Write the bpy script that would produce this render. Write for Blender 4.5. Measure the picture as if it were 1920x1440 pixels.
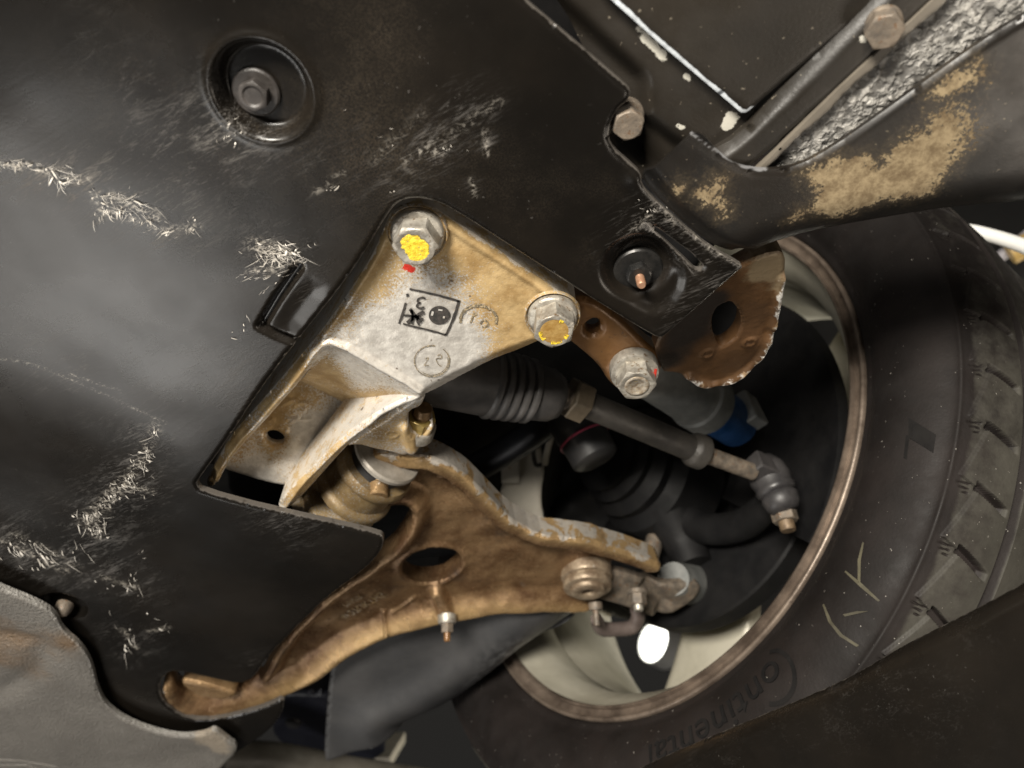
import bpy, math, random
import numpy as np
from mathutils import Vector, Matrix

random.seed(7)
rng = np.random.default_rng(11)
sc = bpy.context.scene
for o in list(bpy.data.objects):
    bpy.data.objects.remove(o, do_unlink=True)

# ------------------------------------------------------------------ camera
LENS = 26.0
ELEV = 50.0                                   # the camera looks up under the car
FPX = LENS / 36.0 * 1920.0
_e = math.radians(ELEV)
FW = np.array([0, math.cos(_e), math.sin(_e)])
UP = np.array([0, -math.sin(_e), math.cos(_e)])
RT = np.array([1.0, 0, 0])
cam = bpy.data.cameras.new('camera')
cam.lens = LENS
cam.sensor_width = 36.0
cam.clip_start = 0.01
cam.clip_end = 60.0
cam.dof.use_dof = True
cam.dof.focus_distance = 0.37
cam.dof.aperture_fstop = 7.5
camo = bpy.data.objects.new('camera', cam)
camo.rotation_euler = (math.radians(90 + ELEV), 0, 0)
sc.collection.objects.link(camo)
sc.camera = camo

# ------------------------------------------------------------------ world, lamps, exposure
w = bpy.data.worlds.new('World')
sc.world = w
w.use_nodes = True
w.node_tree.nodes['Background'].inputs[0].default_value = (0.95, 0.9, 0.82, 1)
w.node_tree.nodes['Background'].inputs[1].default_value = 0.02
sc.view_settings.view_transform = 'Standard'
sc.view_settings.look = 'None'
sc.view_settings.exposure = 0.0
sc.view_settings.gamma = 1.0


def area(name, loc, target, size, sizey, power, col):
    l = bpy.data.lights.new(name, 'AREA')
    l.shape = 'RECTANGLE'
    l.size = size
    l.size_y = sizey
    l.energy = power
    l.color = col
    o = bpy.data.objects.new(name, l)
    o.location = loc
    d = Vector(target) - Vector(loc)
    o.rotation_euler = d.to_track_quat('-Z', 'Y').to_euler()
    sc.collection.objects.link(o)
    return o


# strip lights of the workshop behind the photographer, two added low lamps for reflections, lights beyond the wheel
area('unseen_lamp', (-0.35, -0.75, -0.25), (0.02, 0.22, 0.3), 0.42, 0.24, 40, (1, 0.94, 0.84))
area('unseen_lamp', (-0.80, 0.80, -0.70), (-0.12, 0.2, 0.29), 0.62, 0.34, 5.0, (1, 0.97, 0.92))  # added lamp standing in for the pale floor mirrored in the tray
area('unseen_lamp', (0.90, 0.42, -0.72), (0.2, 0.2, 0.3), 0.45, 0.3, 3.4, (1, 0.88, 0.74))  # added low lamp, placed to be mirrored in the trim
area('unseen_lamp', (0.95, 1.25, 0.75), (0.2, 0.55, 0.45), 0.5, 0.4, 8, (1, 0.95, 0.8))


# ------------------------------------------------------------------ helpers: projection
def ray(px, py):
    return RT * ((px - 960) / FPX) + UP * ((720 - py) / FPX) + FW


def W(px, py, z):
    """point seen at a pixel, at height z above the camera"""
    d = ray(px, py)
    return d * (z / d[2])


class Plane:
    def __init__(s, o, n):
        s.o = np.array(o, float)
        n = np.array(n, float)
        n /= np.linalg.norm(n)
        if n[2] < 0:
            n = -n
        s.n = n                                # away from the viewer
        a = np.array([1.0, 0, 0])
        s.u = a - n * a.dot(n)
        s.u /= np.linalg.norm(s.u)
        s.v = np.cross(s.n, s.u)

    def uv(s, px, py):
        d = ray(px, py)
        p = d * (s.o.dot(s.n) / d.dot(s.n)) - s.o
        return p.dot(s.u), p.dot(s.v)

    def P(s, px, py, off=0.0):
        a, b = s.uv(px, py)
        return s.o + s.u * a + s.v * b + s.n * off

    def poly(s, pts):
        return np.array([s.uv(*p) for p in pts])


def hplane(z):
    return Plane((0, 0, z), (0, 0, 1))


def plane3(a, b, c):
    a, b, c = (W(*q) for q in (a, b, c))
    return Plane(a, np.cross(b - a, c - a))


def chaikin(p, it=2, closed=True):
    p = np.array(p, float)
    for _ in range(it):
        q = np.roll(p, -1, 0) if closed else p[1:]
        a = p if closed else p[:-1]
        r = np.empty((len(a) * 2, p.shape[1]))
        r[0::2] = a * .75 + q * .25
        r[1::2] = a * .25 + q * .75
        if not closed:
            r = np.vstack([p[:1], r, p[-1:]])
        p = r
    return p


def pdist(x, y, poly, closed=True):
    """distance to a polyline"""
    d = np.full(x.shape, 1e9)
    n = len(poly)
    for i in range(n if closed else n - 1):
        ax, ay = poly[i]
        bx, by = poly[(i + 1) % n]
        ex, ey = bx - ax, by - ay
        l = ex * ex + ey * ey + 1e-18
        t = np.clip(((x - ax) * ex + (y - ay) * ey) / l, 0, 1)
        dd = (x - ax - t * ex) ** 2 + (y - ay - t * ey) ** 2
        np.minimum(d, dd, out=d)
    return np.sqrt(d)


def inside(x, y, poly):
    r = np.zeros(x.shape, bool)
    n = len(poly)
    for i in range(n):
        ax, ay = poly[i]
        bx, by = poly[(i + 1) % n]
        if ay == by:
            continue
        c = ((ay > y) != (by > y)) & (x < (bx - ax) * (y - ay) / (by - ay) + ax)
        r ^= c
    return r


def sdf(x, y, poly):
    """negative inside"""
    d = pdist(x, y, poly)
    return np.where(inside(x, y, poly), -d, d)


def ss(t):
    t = np.clip(t, 0, 1)
    return t * t * (3 - 2 * t)


def vnoise(x, y, scale, seed=0):
    """smooth value noise, -1..1"""
    g = np.random.default_rng(seed).uniform(-1, 1, (64, 64))
    u, v = x * scale, y * scale
    iu, iv = np.floor(u).astype(int), np.floor(v).astype(int)
    fu, fv = ss(u - iu), ss(v - iv)
    a = g[iu % 64, iv % 64]
    b = g[(iu + 1) % 64, iv % 64]
    c = g[iu % 64, (iv + 1) % 64]
    d = g[(iu + 1) % 64, (iv + 1) % 64]
    return (a * (1 - fu) + b * fu) * (1 - fv) + (c * (1 - fu) + d * fu) * fv


# ------------------------------------------------------------------ helpers: objects
def props(o, label=None, cat=None, group=None, kind=None):
    if label:
        o['label'] = label
    if cat:
        o['category'] = cat
    if group:
        o['group'] = group
    if kind:
        o['kind'] = kind
    return o


def thing(name, label, cat, loc=(0, 0, 0), group=None):
    o = bpy.data.objects.new(name, None)
    o.empty_display_size = 0.02
    o.location = Vector([float(c) for c in loc])
    sc.collection.objects.link(o)
    return props(o, label, cat, group)


def wloc(o):
    return o.location if o.type == 'EMPTY' else Vector((0, 0, 0))    # meshes keep world coordinates


def make(name, verts, faces, mat, parent=None, smooth=True, attrs=None, auto=None):
    me = bpy.data.meshes.new(name)
    verts = np.asarray(verts, float)
    me.from_pydata(verts.tolist(), [], [tuple(int(i) for i in f) for f in faces])
    me.validate()
    if attrs:
        for k, a in attrs.items():
            t = me.attributes.new(k, 'FLOAT', 'POINT')
            t.data.foreach_set('value', np.asarray(a, np.float32))
    if smooth:
        me.polygons.foreach_set('use_smooth', np.ones(len(me.polygons), bool))
        if auto:
            me.set_sharp_from_angle(angle=math.radians(auto))
    me.materials.append(mat)
    me.update()
    o = bpy.data.objects.new(name, me)
    sc.collection.objects.link(o)
    if parent is not None:
        o.parent = parent
        o.matrix_parent_inverse = Matrix.Translation(-wloc(parent))
    return o


class Relief:
    """a shaped sheet over a polygon: height field with true edges, a wall round its border"""

    def __init__(s, plane, pts, grid=0.0015, rnd=2, holes=(), hrnd=2, raw=False):
        s.pl = plane
        p = plane.poly(pts)
        s.poly = chaikin(p, rnd)
        s.holes = [chaikin(plane.poly(h), hrnd) for h in holes]
        lo, hi = s.poly.min(0) - grid, s.poly.max(0) + grid
        nx, ny = int((hi[0] - lo[0]) / grid) + 2, int((hi[1] - lo[1]) / grid) + 2
        X, Y = np.meshgrid(lo[0] + np.arange(nx) * grid, lo[1] + np.arange(ny) * grid, indexing='ij')
        D = sdf(X, Y, s.poly)
        for h in s.holes:
            D = np.maximum(D, -sdf(X, Y, h))
        gx, gy = np.gradient(D, grid)
        gl = np.sqrt(gx * gx + gy * gy) + 1e-9
        near = np.abs(D) < 0.72 * grid
        X = np.where(near, X - D * gx / gl, X)
        Y = np.where(near, Y - D * gy / gl, Y)
        ok = (D <= 0) | near
        c = ok[:-1, :-1] & ok[1:, :-1] & ok[1:, 1:] & ok[:-1, 1:]
        mn = np.minimum(np.minimum(D[:-1, :-1], D[1:, :-1]), np.minimum(D[1:, 1:], D[:-1, 1:]))
        c &= mn < -0.25 * grid
        idx = np.arange(nx * ny).reshape(nx, ny)
        f = np.stack([idx[:-1, :-1][c], idx[1:, :-1][c], idx[1:, 1:][c], idx[:-1, 1:][c]], 1)
        used = np.unique(f)
        re = np.full(nx * ny, -1)
        re[used] = np.arange(len(used))
        s.f = re[f]
        s.x, s.y = X.ravel()[used], Y.ravel()[used]
        s.d = np.where(near.ravel()[used], 0, np.maximum(0, -D.ravel()[used]))
        s.h = np.zeros(len(s.x))
        s.attrs = {'ed': s.d.copy()}

    def px(s, pts, rnd=0, closed=True):
        p = s.pl.poly(pts)
        return chaikin(p, rnd, closed) if rnd else p

    def rounding(s, r, drop=None):
        t = np.clip(1 - s.d / r, 0, 1)
        s.h += (drop or r) * (1 - np.sqrt(np.maximum(0, 1 - t * t)))

    def mask(s, name, pts, rnd=1):
        v = -sdf(s.x, s.y, s.px(pts, rnd)) + (.1 if name == 'red' else 0)
        s.attrs[name] = np.maximum(s.attrs[name], v) if name in s.attrs else v

    def blob(s, name, items):
        a = s.attrs.get(name, np.zeros(len(s.x)))
        for (px, py, rad, amt) in items:
            c = s.pl.uv(px, py)
            e = s.pl.uv(px + rad, py)
            r = abs(e[0] - c[0])
            a = a + amt * np.exp(-((s.x - c[0]) ** 2 + (s.y - c[1]) ** 2) / (r * r))
        s.attrs[name] = a

    def at(s, px, py):
        """distance field from a pixel's point on the plane"""
        c = s.pl.uv(px, py)
        return np.hypot(s.x - c[0], s.y - c[1])

    def lin(s, a, va, b, vb):
        a, b = np.array(s.pl.uv(*a)), np.array(s.pl.uv(*b))
        e = b - a
        t = ((s.x - a[0]) * e[0] + (s.y - a[1]) * e[1]) / e.dot(e)
        return va + (vb - va) * np.clip(t, 0, 1)

    def build(s, name, mat, parent=None, thick=0.003):
        if 'gold' in s.attrs and mat is not M_ARM:
            s.attrs['gold'] = s.attrs['gold'] * 1.0
        pl = s.pl
        V = pl.o + s.x[:, None] * pl.u + s.y[:, None] * pl.v + s.h[:, None] * pl.n
        f = s.f[:, ::-1]                       # faces look at the viewer
        # border edges
        e = np.concatenate([f[:, [0, 1]], f[:, [1, 2]], f[:, [2, 3]], f[:, [3, 0]]])
        n = len(V)
        key = e[:, 0].astype(np.int64) * n + e[:, 1]
        rkey = e[:, 1].astype(np.int64) * n + e[:, 0]
        b = e[~np.isin(key, rkey)]
        bv = np.unique(b)
        m = np.full(n, -1)
        m[bv] = np.arange(len(bv))
        th = thick if np.isscalar(thick) else np.asarray(thick)[bv]
        top = V[bv]
        bot = top + pl.n * (np.ones(len(bv)) * th)[:, None]
        base = pl.o + s.x[bv][:, None] * pl.u + s.y[bv][:, None] * pl.v
        VV = np.vstack([V, top, bot])
        sk = np.stack([m[b[:, 1]] + n, m[b[:, 0]] + n, m[b[:, 0]] + n + len(bv), m[b[:, 1]] + n + len(bv)], 1)
        F = np.vstack([f, sk])
        at = {k: np.concatenate([v, v[bv], v[bv]]) for k, v in s.attrs.items()}
        return make(name, VV, F, mat, parent, True, at)


def frame(axis):
    a = np.array(axis, float)
    a /= np.linalg.norm(a)
    t = np.array([0, 0, 1.0]) if abs(a[2]) < .9 else np.array([1.0, 0, 0])
    u = np.cross(t, a)
    u /= np.linalg.norm(u)
    return u, np.cross(a, u), a


def lathe(name, prof, o, axis, mat, parent=None, seg=48, t0=0, t1=2 * math.pi, rfun=None, auto=40, xdir=None):
    """prof: (r, distance along axis)"""
    u, v, a = frame(axis)
    if xdir is not None:
        x = np.array(xdir, float)
        u = x - a * x.dot(a)
        u /= np.linalg.norm(u)
        v = np.cross(a, u)
    o = np.array(o, float)
    full = abs(t1 - t0 - 2 * math.pi) < 1e-6
    th = np.linspace(t0, t1, seg, endpoint=not full)
    V, F = [], []
    k = len(prof)
    for t in th:
        for j, (r, z) in enumerate(prof):
            rr = rfun(j, r, t) if rfun else r
            V.append(o + a * z + rr * (math.cos(t) * u + math.sin(t) * v))
    n = len(th)
    for i in range(n if full else n - 1):
        i2 = (i + 1) % n
        for j in range(k - 1):
            F.append((i * k + j, i2 * k + j, i2 * k + j + 1, i * k + j + 1))
    return make(name, V, F, mat, parent, True, None, auto)


def hexr(t, rf, c=0.0):
    q = (t + c) % (math.pi / 3) - math.pi / 6
    return rf / math.cos(q)


def hexhead(name, o, axis, rf, h, mat, parent, rot=0.0, dish=0.0, hole=0.0, attrs=None):
    """hexagon with chamfered crown; axis points to the viewer"""
    u, v, a = frame(axis)
    o = np.array(o, float)
    seg = 72
    rc = rf * 0.985
    V, F, yy = [], [], []
    rings = 7
    for i in range(seg):
        t = 2 * math.pi * i / seg
        R = hexr(t, rf, rot)
        dr = (R - rc) * 0.55
        rr = [(R, 0), (R, h - dr - h * .06), (R * .995, h - dr - h * .02), (min(R, rc) * .97, h), (rf * .8, h), (rf * .62, h - dish),
              (hole, h - dish)]
        for r, z in rr:
            V.append(o + a * z + r * (math.cos(t) * u + math.sin(t) * v))
            yy.append(r)
    for i in range(seg):
        j = (i + 1) % seg
        for k in range(rings - 1):
            F.append((i * rings + k, j * rings + k, j * rings + k + 1, i * rings + k + 1))
    return make(name, V, F, mat, parent, True, None, 32)


def catmull(pts, n=8):
    p = [np.array(q, float) for q in pts]
    p = [2 * p[0] - p[1]] + p + [2 * p[-1] - p[-2]]
    out = []
    for i in range(1, len(p) - 2):
        for k in range(n):
            t = k / n
            a, b, c, d = p[i - 1:i + 3]
            out.append(0.5 * ((2 * b) + (-a + c) * t + (2 * a - 5 * b + 4 * c - d) * t * t + (-a + 3 * b - 3 * c + d) * t ** 3))
    out.append(p[-2])
    return np.array(out)


def tube(name, pts, rad, mat, parent=None, seg=16, n=8, cap=True):
    pts = [tuple(q) for q in pts]
    if np.isscalar(rad):
        rad = [rad] * len(pts)
    C = catmull([tuple(p) + (r,) for p, r in zip(pts, rad)], n)
    P, R = C[:, :3], C[:, 3]
    T = np.gradient(P, axis=0)
    T /= np.linalg.norm(T, axis=1)[:, None]
    u, v, _ = frame(T[0])
    V, F = [], []
    for i in range(len(P)):
        u = u - T[i] * u.dot(T[i])
        u /= np.linalg.norm(u)
        v = np.cross(T[i], u)
        for k in range(seg):
            t = 2 * math.pi * k / seg
            V.append(P[i] + R[i] * (math.cos(t) * u + math.sin(t) * v))
    for i in range(len(P) - 1):
        for k in range(seg):
            k2 = (k + 1) % seg
            F.append((i * seg + k, i * seg + k2, (i + 1) * seg + k2, (i + 1) * seg + k))
    if cap:
        F.append(tuple(range(seg))[::-1])
        F.append(tuple((len(P) - 1) * seg + k for k in range(seg)))
    return make(name, V, F, mat, parent, True, None, 50)


def loft(name, rails, n, mat, parent=None, sub=10, attrs=None):
    """smooth surface through rails of points (all rails: lists of 3-D points)"""
    R = [catmull(r, sub) for r in rails]
    k = len(R[0])
    cols = []
    for i in range(k):
        cols.append(catmull([r[i] for r in R], n) if len(R) > 2 else np.linspace(R[0][i], R[1][i], n + 1))
    m = len(cols[0])
    V = np.vstack(cols)
    F = [(i * m + j, i * m + j + 1, (i + 1) * m + j + 1, (i + 1) * m + j) for i in range(k - 1) for j in range(m - 1)]
    a = None
    if attrs:
        a = {kk: np.array([fn(i / (k - 1), j / (m - 1)) for i in range(k) for j in range(m)]) for kk, fn in attrs.items()}
    return make(name, V, F, mat, parent, True, a)


def boxm(name, c, ax, half, mat, parent=None, bev=0.15):
    """bevelled block; ax: three axis vectors, half: half sizes"""
    ax = [np.array(a, float) / np.linalg.norm(a) for a in ax]
    c = np.array(c, float)
    b = bev * min(half)
    V, F = [], []
    hx, hy, hz = half
    ring = [(-hx + b, -hy), (hx - b, -hy), (hx, -hy + b), (hx, hy - b), (hx - b, hy), (-hx + b, hy), (-hx, hy - b), (-hx, -hy + b)]
    for z, s in ((-hz, b), (-hz + b, 0), (hz - b, 0), (hz, b)):
        for x, y in ring:
            V.append(c + ax[0] * (x - math.copysign(s, x)) + ax[1] * (y - math.copysign(s, y)) + ax[2] * z)
    for l in range(3):
        for k in range(8):
            k2 = (k + 1) % 8
            F.append((l * 8 + k, l * 8 + k2, (l + 1) * 8 + k2, (l + 1) * 8 + k))
    F.append(tuple(range(8))[::-1])
    F.append(tuple(range(24, 32)))
    return make(name, V, F, mat, parent, False)


def textmesh(body, size, extrude=0.0002, spacing=1.0):
    cu = bpy.data.curves.new('lettering', 'FONT')
    cu.body = body
    cu.size = size
    cu.extrude = extrude
    cu.space_character = spacing
    o = bpy.data.objects.new('lettering', cu)
    sc.collection.objects.link(o)
    dg = bpy.context.evaluated_depsgraph_get()
    me = bpy.data.meshes.new_from_object(o.evaluated_get(dg))
    V = np.array([v.co[:] for v in me.vertices])
    F = [tuple(p.vertices) for p in me.polygons]
    bpy.data.objects.remove(o, do_unlink=True)
    bpy.data.curves.remove(cu)
    bpy.data.meshes.remove(me)
    return V, F


def print_text(name, body, pl, a, b, mat, parent, off, flip=False, hgt=1.0, ext=0.0001):
    """lettering from pixel a to pixel b (its base line) on a plane"""
    V, F = textmesh(body, 1.0, 0.0)
    wd = V[:, 0].max() - V[:, 0].min()
    A, B = pl.P(*a), pl.P(*b)
    e = B - A
    L = np.linalg.norm(e)
    e /= L
    s = L / wd
    # the viewer's up for this base line
    up = np.cross(pl.n, e)
    if flip:
        up = -up
    Q = A + (V[:, :1] - V[:, 0].min()) * s * e + V[:, 1:2] * s * hgt * up - pl.n * off
    return make(name, Q, F, mat, parent, False)


def strokes(name, lines, pl, mat, parent, off, jag=0.0):
    """ink strokes: (pixel polyline, width px) list on a plane, one mesh"""
    V, F = [], []
    for pts, wd in lines:
        p = np.array(pts, float)
        if len(p) > 2:
            p = catmull(p, 5)
        else:
            p = np.linspace(p[0], p[1], 14)
        t = np.gradient(p, axis=0)
        t /= np.linalg.norm(t, axis=1)[:, None] + 1e-9
        nn = np.stack([-t[:, 1], t[:, 0]], 1)
        b = len(V)
        for i in range(len(p)):
            w1 = wd * .5 * (1 + jag * rng.uniform(-1, 1))
            w2 = wd * .5 * (1 + jag * rng.uniform(-1, 1))
            V.append(pl.P(*(p[i] + nn[i] * w1), off=-off))
            V.append(pl.P(*(p[i] - nn[i] * w2), off=-off))
        for i in range(len(p) - 1):
            F.append((b + 2 * i, b + 2 * i + 1, b + 2 * i + 3, b + 2 * i + 2))
    return make(name, V, F, mat, parent, False)


# ------------------------------------------------------------------ helpers: materials
class Mat:
    def __init__(s, name):
        s.m = bpy.data.materials.new(name)
        s.m.use_nodes = True
        s.t = s.m.node_tree
        s.b = s.t.nodes['Principled BSDF']
        s.co = s.t.nodes.new('ShaderNodeTexCoord').outputs['Object']

    def _in(s, sock, v):
        if isinstance(v, bpy.types.NodeSocket):
            s.t.links.new(v, sock)
        elif isinstance(v, (tuple, list)) and len(v) == 3 and sock.type == 'RGBA':
            sock.default_value = (*v, 1)
        else:
            sock.default_value = v

    def set(s, **k):
        names = {'col': 'Base Color', 'rough': 'Roughness', 'metal': 'Metallic', 'spec': 'Specular IOR Level', 'normal': 'Normal',
                 'coat': 'Coat Weight', 'coatr': 'Coat Roughness', 'emit': 'Emission Color', 'emits': 'Emission Strength'}
        for a, v in k.items():
            s._in(s.b.inputs[names[a]], v)
        return s

    def vec(s, scale=(1, 1, 1), rot=(0, 0, 0)):
        n = s.t.nodes.new('ShaderNodeMapping')
        n.vector_type = 'TEXTURE'
        n.inputs['Rotation'].default_value = rot
        n.inputs['Scale'].default_value = tuple(1.0 / c for c in scale)
        s.t.links.new(s.co, n.inputs['Vector'])
        return n.outputs[0]

    def noise(s, scale, detail=4, rough=.6, dist=0.0, vec=None):
        n = s.t.nodes.new('ShaderNodeTexNoise')
        s.t.links.new(vec or s.co, n.inputs['Vector'])
        n.inputs['Scale'].default_value = scale
        n.inputs['Detail'].default_value = detail
        n.inputs['Roughness'].default_value = rough
        n.inputs['Distortion'].default_value = dist
        return n.outputs['Fac']

    def voro(s, scale, feature='F1', vec=None, rand=1.0):
        n = s.t.nodes.new('ShaderNodeTexVoronoi')
        n.feature = feature
        s.t.links.new(vec or s.co, n.inputs['Vector'])
        n.inputs['Scale'].default_value = scale
        n.inputs['Randomness'].default_value = rand
        return n.outputs['Distance']

    def attr(s, name):
        n = s.t.nodes.new('ShaderNodeAttribute')
        n.attribute_name = name
        return n.outputs['Fac']

    def math(s, op, a, b=0.0, clamp=False):
        n = s.t.nodes.new('ShaderNodeMath')
        n.operation = op
        n.use_clamp = clamp
        s._in(n.inputs[0], a)
        s._in(n.inputs[1], b)
        return n.outputs[0]

    def rng(s, f, lo, hi, a=0.0, b=1.0):
        n = s.t.nodes.new('ShaderNodeMapRange')
        n.interpolation_type = 'SMOOTHSTEP'
        s._in(n.inputs['Value'], f)
        n.inputs['From Min'].default_value = lo
        n.inputs['From Max'].default_value = hi
        n.inputs['To Min'].default_value = a
        n.inputs['To Max'].default_value = b
        return n.outputs[0]

    def mix(s, f, a, b):
        n = s.t.nodes.new('ShaderNodeMix')
        n.data_type = 'RGBA'
        s._in(n.inputs[0], f)
        s._in(n.inputs[6], a)
        s._in(n.inputs[7], b)
        return n.outputs[2]

    def mixf(s, f, a, b):
        n = s.t.nodes.new('ShaderNodeMix')
        n.data_type = 'FLOAT'
        s._in(n.inputs[0], f)
        s._in(n.inputs[2], a)
        s._in(n.inputs[3], b)
        return n.outputs[0]

    def bump(s, h, strength=.3, dist=.001, prev=None):
        n = s.t.nodes.new('ShaderNodeBump')
        n.inputs['Strength'].default_value = strength
        n.inputs['Distance'].default_value = dist
        s.t.links.new(h, n.inputs['Height'])
        if prev is not None:
            s.t.links.new(prev, n.inputs['Normal'])
        return n.outputs[0]


def tray_mat():
    m = Mat('black_scuffed_plastic')
    dust = m.noise(9, 5, .6)
    fine = m.noise(900, 3, .6)
    streak = m.noise(60, 6, .75, 1.5, m.vec((1, .2, 1), (0, 0, .96)))
    hair = m.noise(420, 4, .8, 2.5, m.vec((1, .14, 1), (0, 0, 1.1)))
    specks = m.rng(m.noise(520, 2, .5), .715, .75)
    sm = m.math('MULTIPLY', m.attr('scuff'), m.rng(m.math('ADD', m.math('MULTIPLY', streak, .5), m.math('MULTIPLY', hair, .6)), .55, .72))
    sm = m.math('MINIMUM', sm, 1.0)
    sm = m.math('MAXIMUM', sm, m.math('MULTIPLY', m.math('MULTIPLY', specks, m.rng(m.noise(11, 4, .6), .45, .7)), .45))
    ew = m.math('MULTIPLY', m.rng(m.math('ADD', m.attr('ed'), m.math('MULTIPLY', m.noise(260, 3), .0022)), .0012, .0019, 1, 0), .35)
    base = m.mix(m.rng(dust, .35, .7), (.005, .0042, .0034), (.0105, .0084, .0064))
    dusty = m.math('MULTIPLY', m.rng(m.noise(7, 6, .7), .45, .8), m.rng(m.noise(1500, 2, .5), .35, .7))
    base = m.mix(m.math('MULTIPLY', m.math('MULTIPLY', dusty, m.attr('film')), .12), base, (.22, .17, .115))  # dust speckle, thickened towards the top to paint in a warm reflection
    col = m.mix(m.math('MULTIPLY', sm, .36), base, (.30, .28, .26))
    sme = m.math('MULTIPLY', m.attr('smear'), m.rng(m.math('ADD', m.noise(330, 5, .75, 1.2), m.math('MULTIPLY', hair, .5)), .72, .92))
    col = m.mix(m.math('MULTIPLY', sme, .8), col, (.5, .46, .4))
    col = m.mix(ew, col, (.2, .18, .16))
    r = m.math('ADD', m.rng(m.noise(14, 5, .6), .25, .8, .24, .33), m.math('MULTIPLY', sm, .3))
    nb = m.bump(fine, .035, .0006)
    nb = m.bump(streak, .03, .002, nb)
    m.set(col=col, rough=r, normal=nb, spec=.42)
    return m.m


def trim_mat():
    m = Mat('black_painted_trim')
    pn = m.noise(150, 6, .75, .6)
    pn2 = m.noise(800, 3, .7)
    e = m.math('ADD', m.attr('peel'), m.math('MULTIPLY', m.math('SUBTRACT', pn, .5), .020))
    e = m.math('ADD', e, m.math('MULTIPLY', m.math('SUBTRACT', pn2, .55), .014))
    e = m.math('SUBTRACT', e, m.math('MULTIPLY', m.attr('fade'), m.math('MULTIPLY', m.rng(m.noise(620, 4, .75), .36, .62), .016)))
    pk = m.rng(e, -.0007, .0012)
    halo = m.math('MULTIPLY', m.rng(e, -.008, .002), .35)
    base = m.mix(m.rng(m.noise(25, 5), .3, .75), (.006, .0055, .005), (.014, .011, .0085))
    tan = m.mix(m.rng(m.noise(130, 6, .8), .36, .64), (.12, .082, .042), (.28, .215, .125))
    specks = m.rng(m.noise(480, 2, .5), .71, .74)
    col = m.mix(m.math('MULTIPLY', specks, .35), base, (.3, .25, .18))
    col = m.mix(halo, col, (.10, .075, .045))
    col = m.mix(pk, col, tan)
    ew = m.math('MULTIPLY', m.rng(m.math('ADD', m.attr('ed'), m.math('MULTIPLY', m.noise(260, 3), .002)), .0012, .002, 1, 0), .5)
    col = m.mix(ew, col, (.33, .33, .34))
    r = m.mixf(pk, m.rng(m.noise(30, 4), .3, .7, .3, .45), .85)
    nb = m.bump(m.math('ADD', m.math('MULTIPLY', pk, -1.0), m.math('MULTIPLY', pn2, .3)), .35, .0006)
    m.set(col=col, rough=r, normal=nb)
    return m.m


def plate_mat():
    m = Mat('dark_plastic_plate')
    base = m.mix(m.rng(m.noise(12, 5), .3, .7), (.011, .0092, .0073), (.022, .018, .0135))
    e = m.math('SUBTRACT', m.attr('ed'), m.math('MULTIPLY', m.noise(55, 5, .7), .0024))
    ew = m.math('MULTIPLY', m.rng(e, .0001, .0005, 1, 0), m.rng(m.attr('wear'), .2, .6))
    ch = m.rng(m.math('ADD', m.attr('chip'), m.math('MULTIPLY', m.math('SUBTRACT', m.noise(240, 5, .7), .5), .005)), 0, .0004)
    specks = m.rng(m.noise(420, 2, .5), .715, .74)
    col = m.mix(m.math('MULTIPLY', specks, .4), base, (.3, .26, .2))
    col = m.mix(ch, col, (.5, .48, .42))
    col = m.mix(ew, col, (.62, .66, .7))
    m.set(col=col, rough=m.rng(m.noise(40, 4), .3, .7, .34, .5), normal=m.bump(m.noise(700, 3), .15, .0006))
    return m.m


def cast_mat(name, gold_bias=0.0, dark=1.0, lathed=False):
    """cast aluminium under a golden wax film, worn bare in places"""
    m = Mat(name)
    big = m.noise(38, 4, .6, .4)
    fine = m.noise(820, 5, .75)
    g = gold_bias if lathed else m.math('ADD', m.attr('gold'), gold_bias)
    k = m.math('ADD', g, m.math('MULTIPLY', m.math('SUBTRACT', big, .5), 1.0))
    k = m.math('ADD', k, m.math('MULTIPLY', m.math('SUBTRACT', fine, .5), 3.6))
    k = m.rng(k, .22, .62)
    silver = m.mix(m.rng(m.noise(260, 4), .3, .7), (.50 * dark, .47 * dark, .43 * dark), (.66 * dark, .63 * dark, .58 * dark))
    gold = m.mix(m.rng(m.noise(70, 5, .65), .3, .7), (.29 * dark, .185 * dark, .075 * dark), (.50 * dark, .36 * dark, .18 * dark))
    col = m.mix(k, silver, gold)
    pits = m.rng(m.noise(190, 2, .4), .735, .765)
    col = m.mix(m.math('MULTIPLY', pits, .8), col, (.09, .055, .03))
    dirt = m.rng(m.noise(16, 5, .7), .62, .8)
    col = m.mix(m.math('MULTIPLY', dirt, .45), col, (.1, .075, .05))
    if lathed:
        ew = m.rng(m.noise(60, 5, .7), .62, .68)
    else:
        ew = m.rng(m.math('ADD', m.attr('ed'), m.math('MULTIPLY', m.noise(140, 5, .75), .0062)), .0030, .0037, 1, 0)
    col = m.mix(m.math('MULTIPLY', ew, .6), col, (.68, .66, .62))
    rp = m.rng(m.math('ADD', m.math('SUBTRACT', m.attr('red'), .1), m.math('MULTIPLY', m.math('SUBTRACT', m.noise(420, 5, .7), .5), .0055)), 0, .0003)
    col = m.mix(rp, col, (.55, .035, .02))
    nb = m.bump(m.noise(1100, 3, .6), .35, .0005)
    nb = m.bump(m.noise(300, 4, .6), .18, .0012, nb)
    m.set(col=col, metal=m.mixf(k, .45, .18), rough=m.mixf(k, .44, .5), normal=nb, spec=.4)
    return m.m


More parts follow.
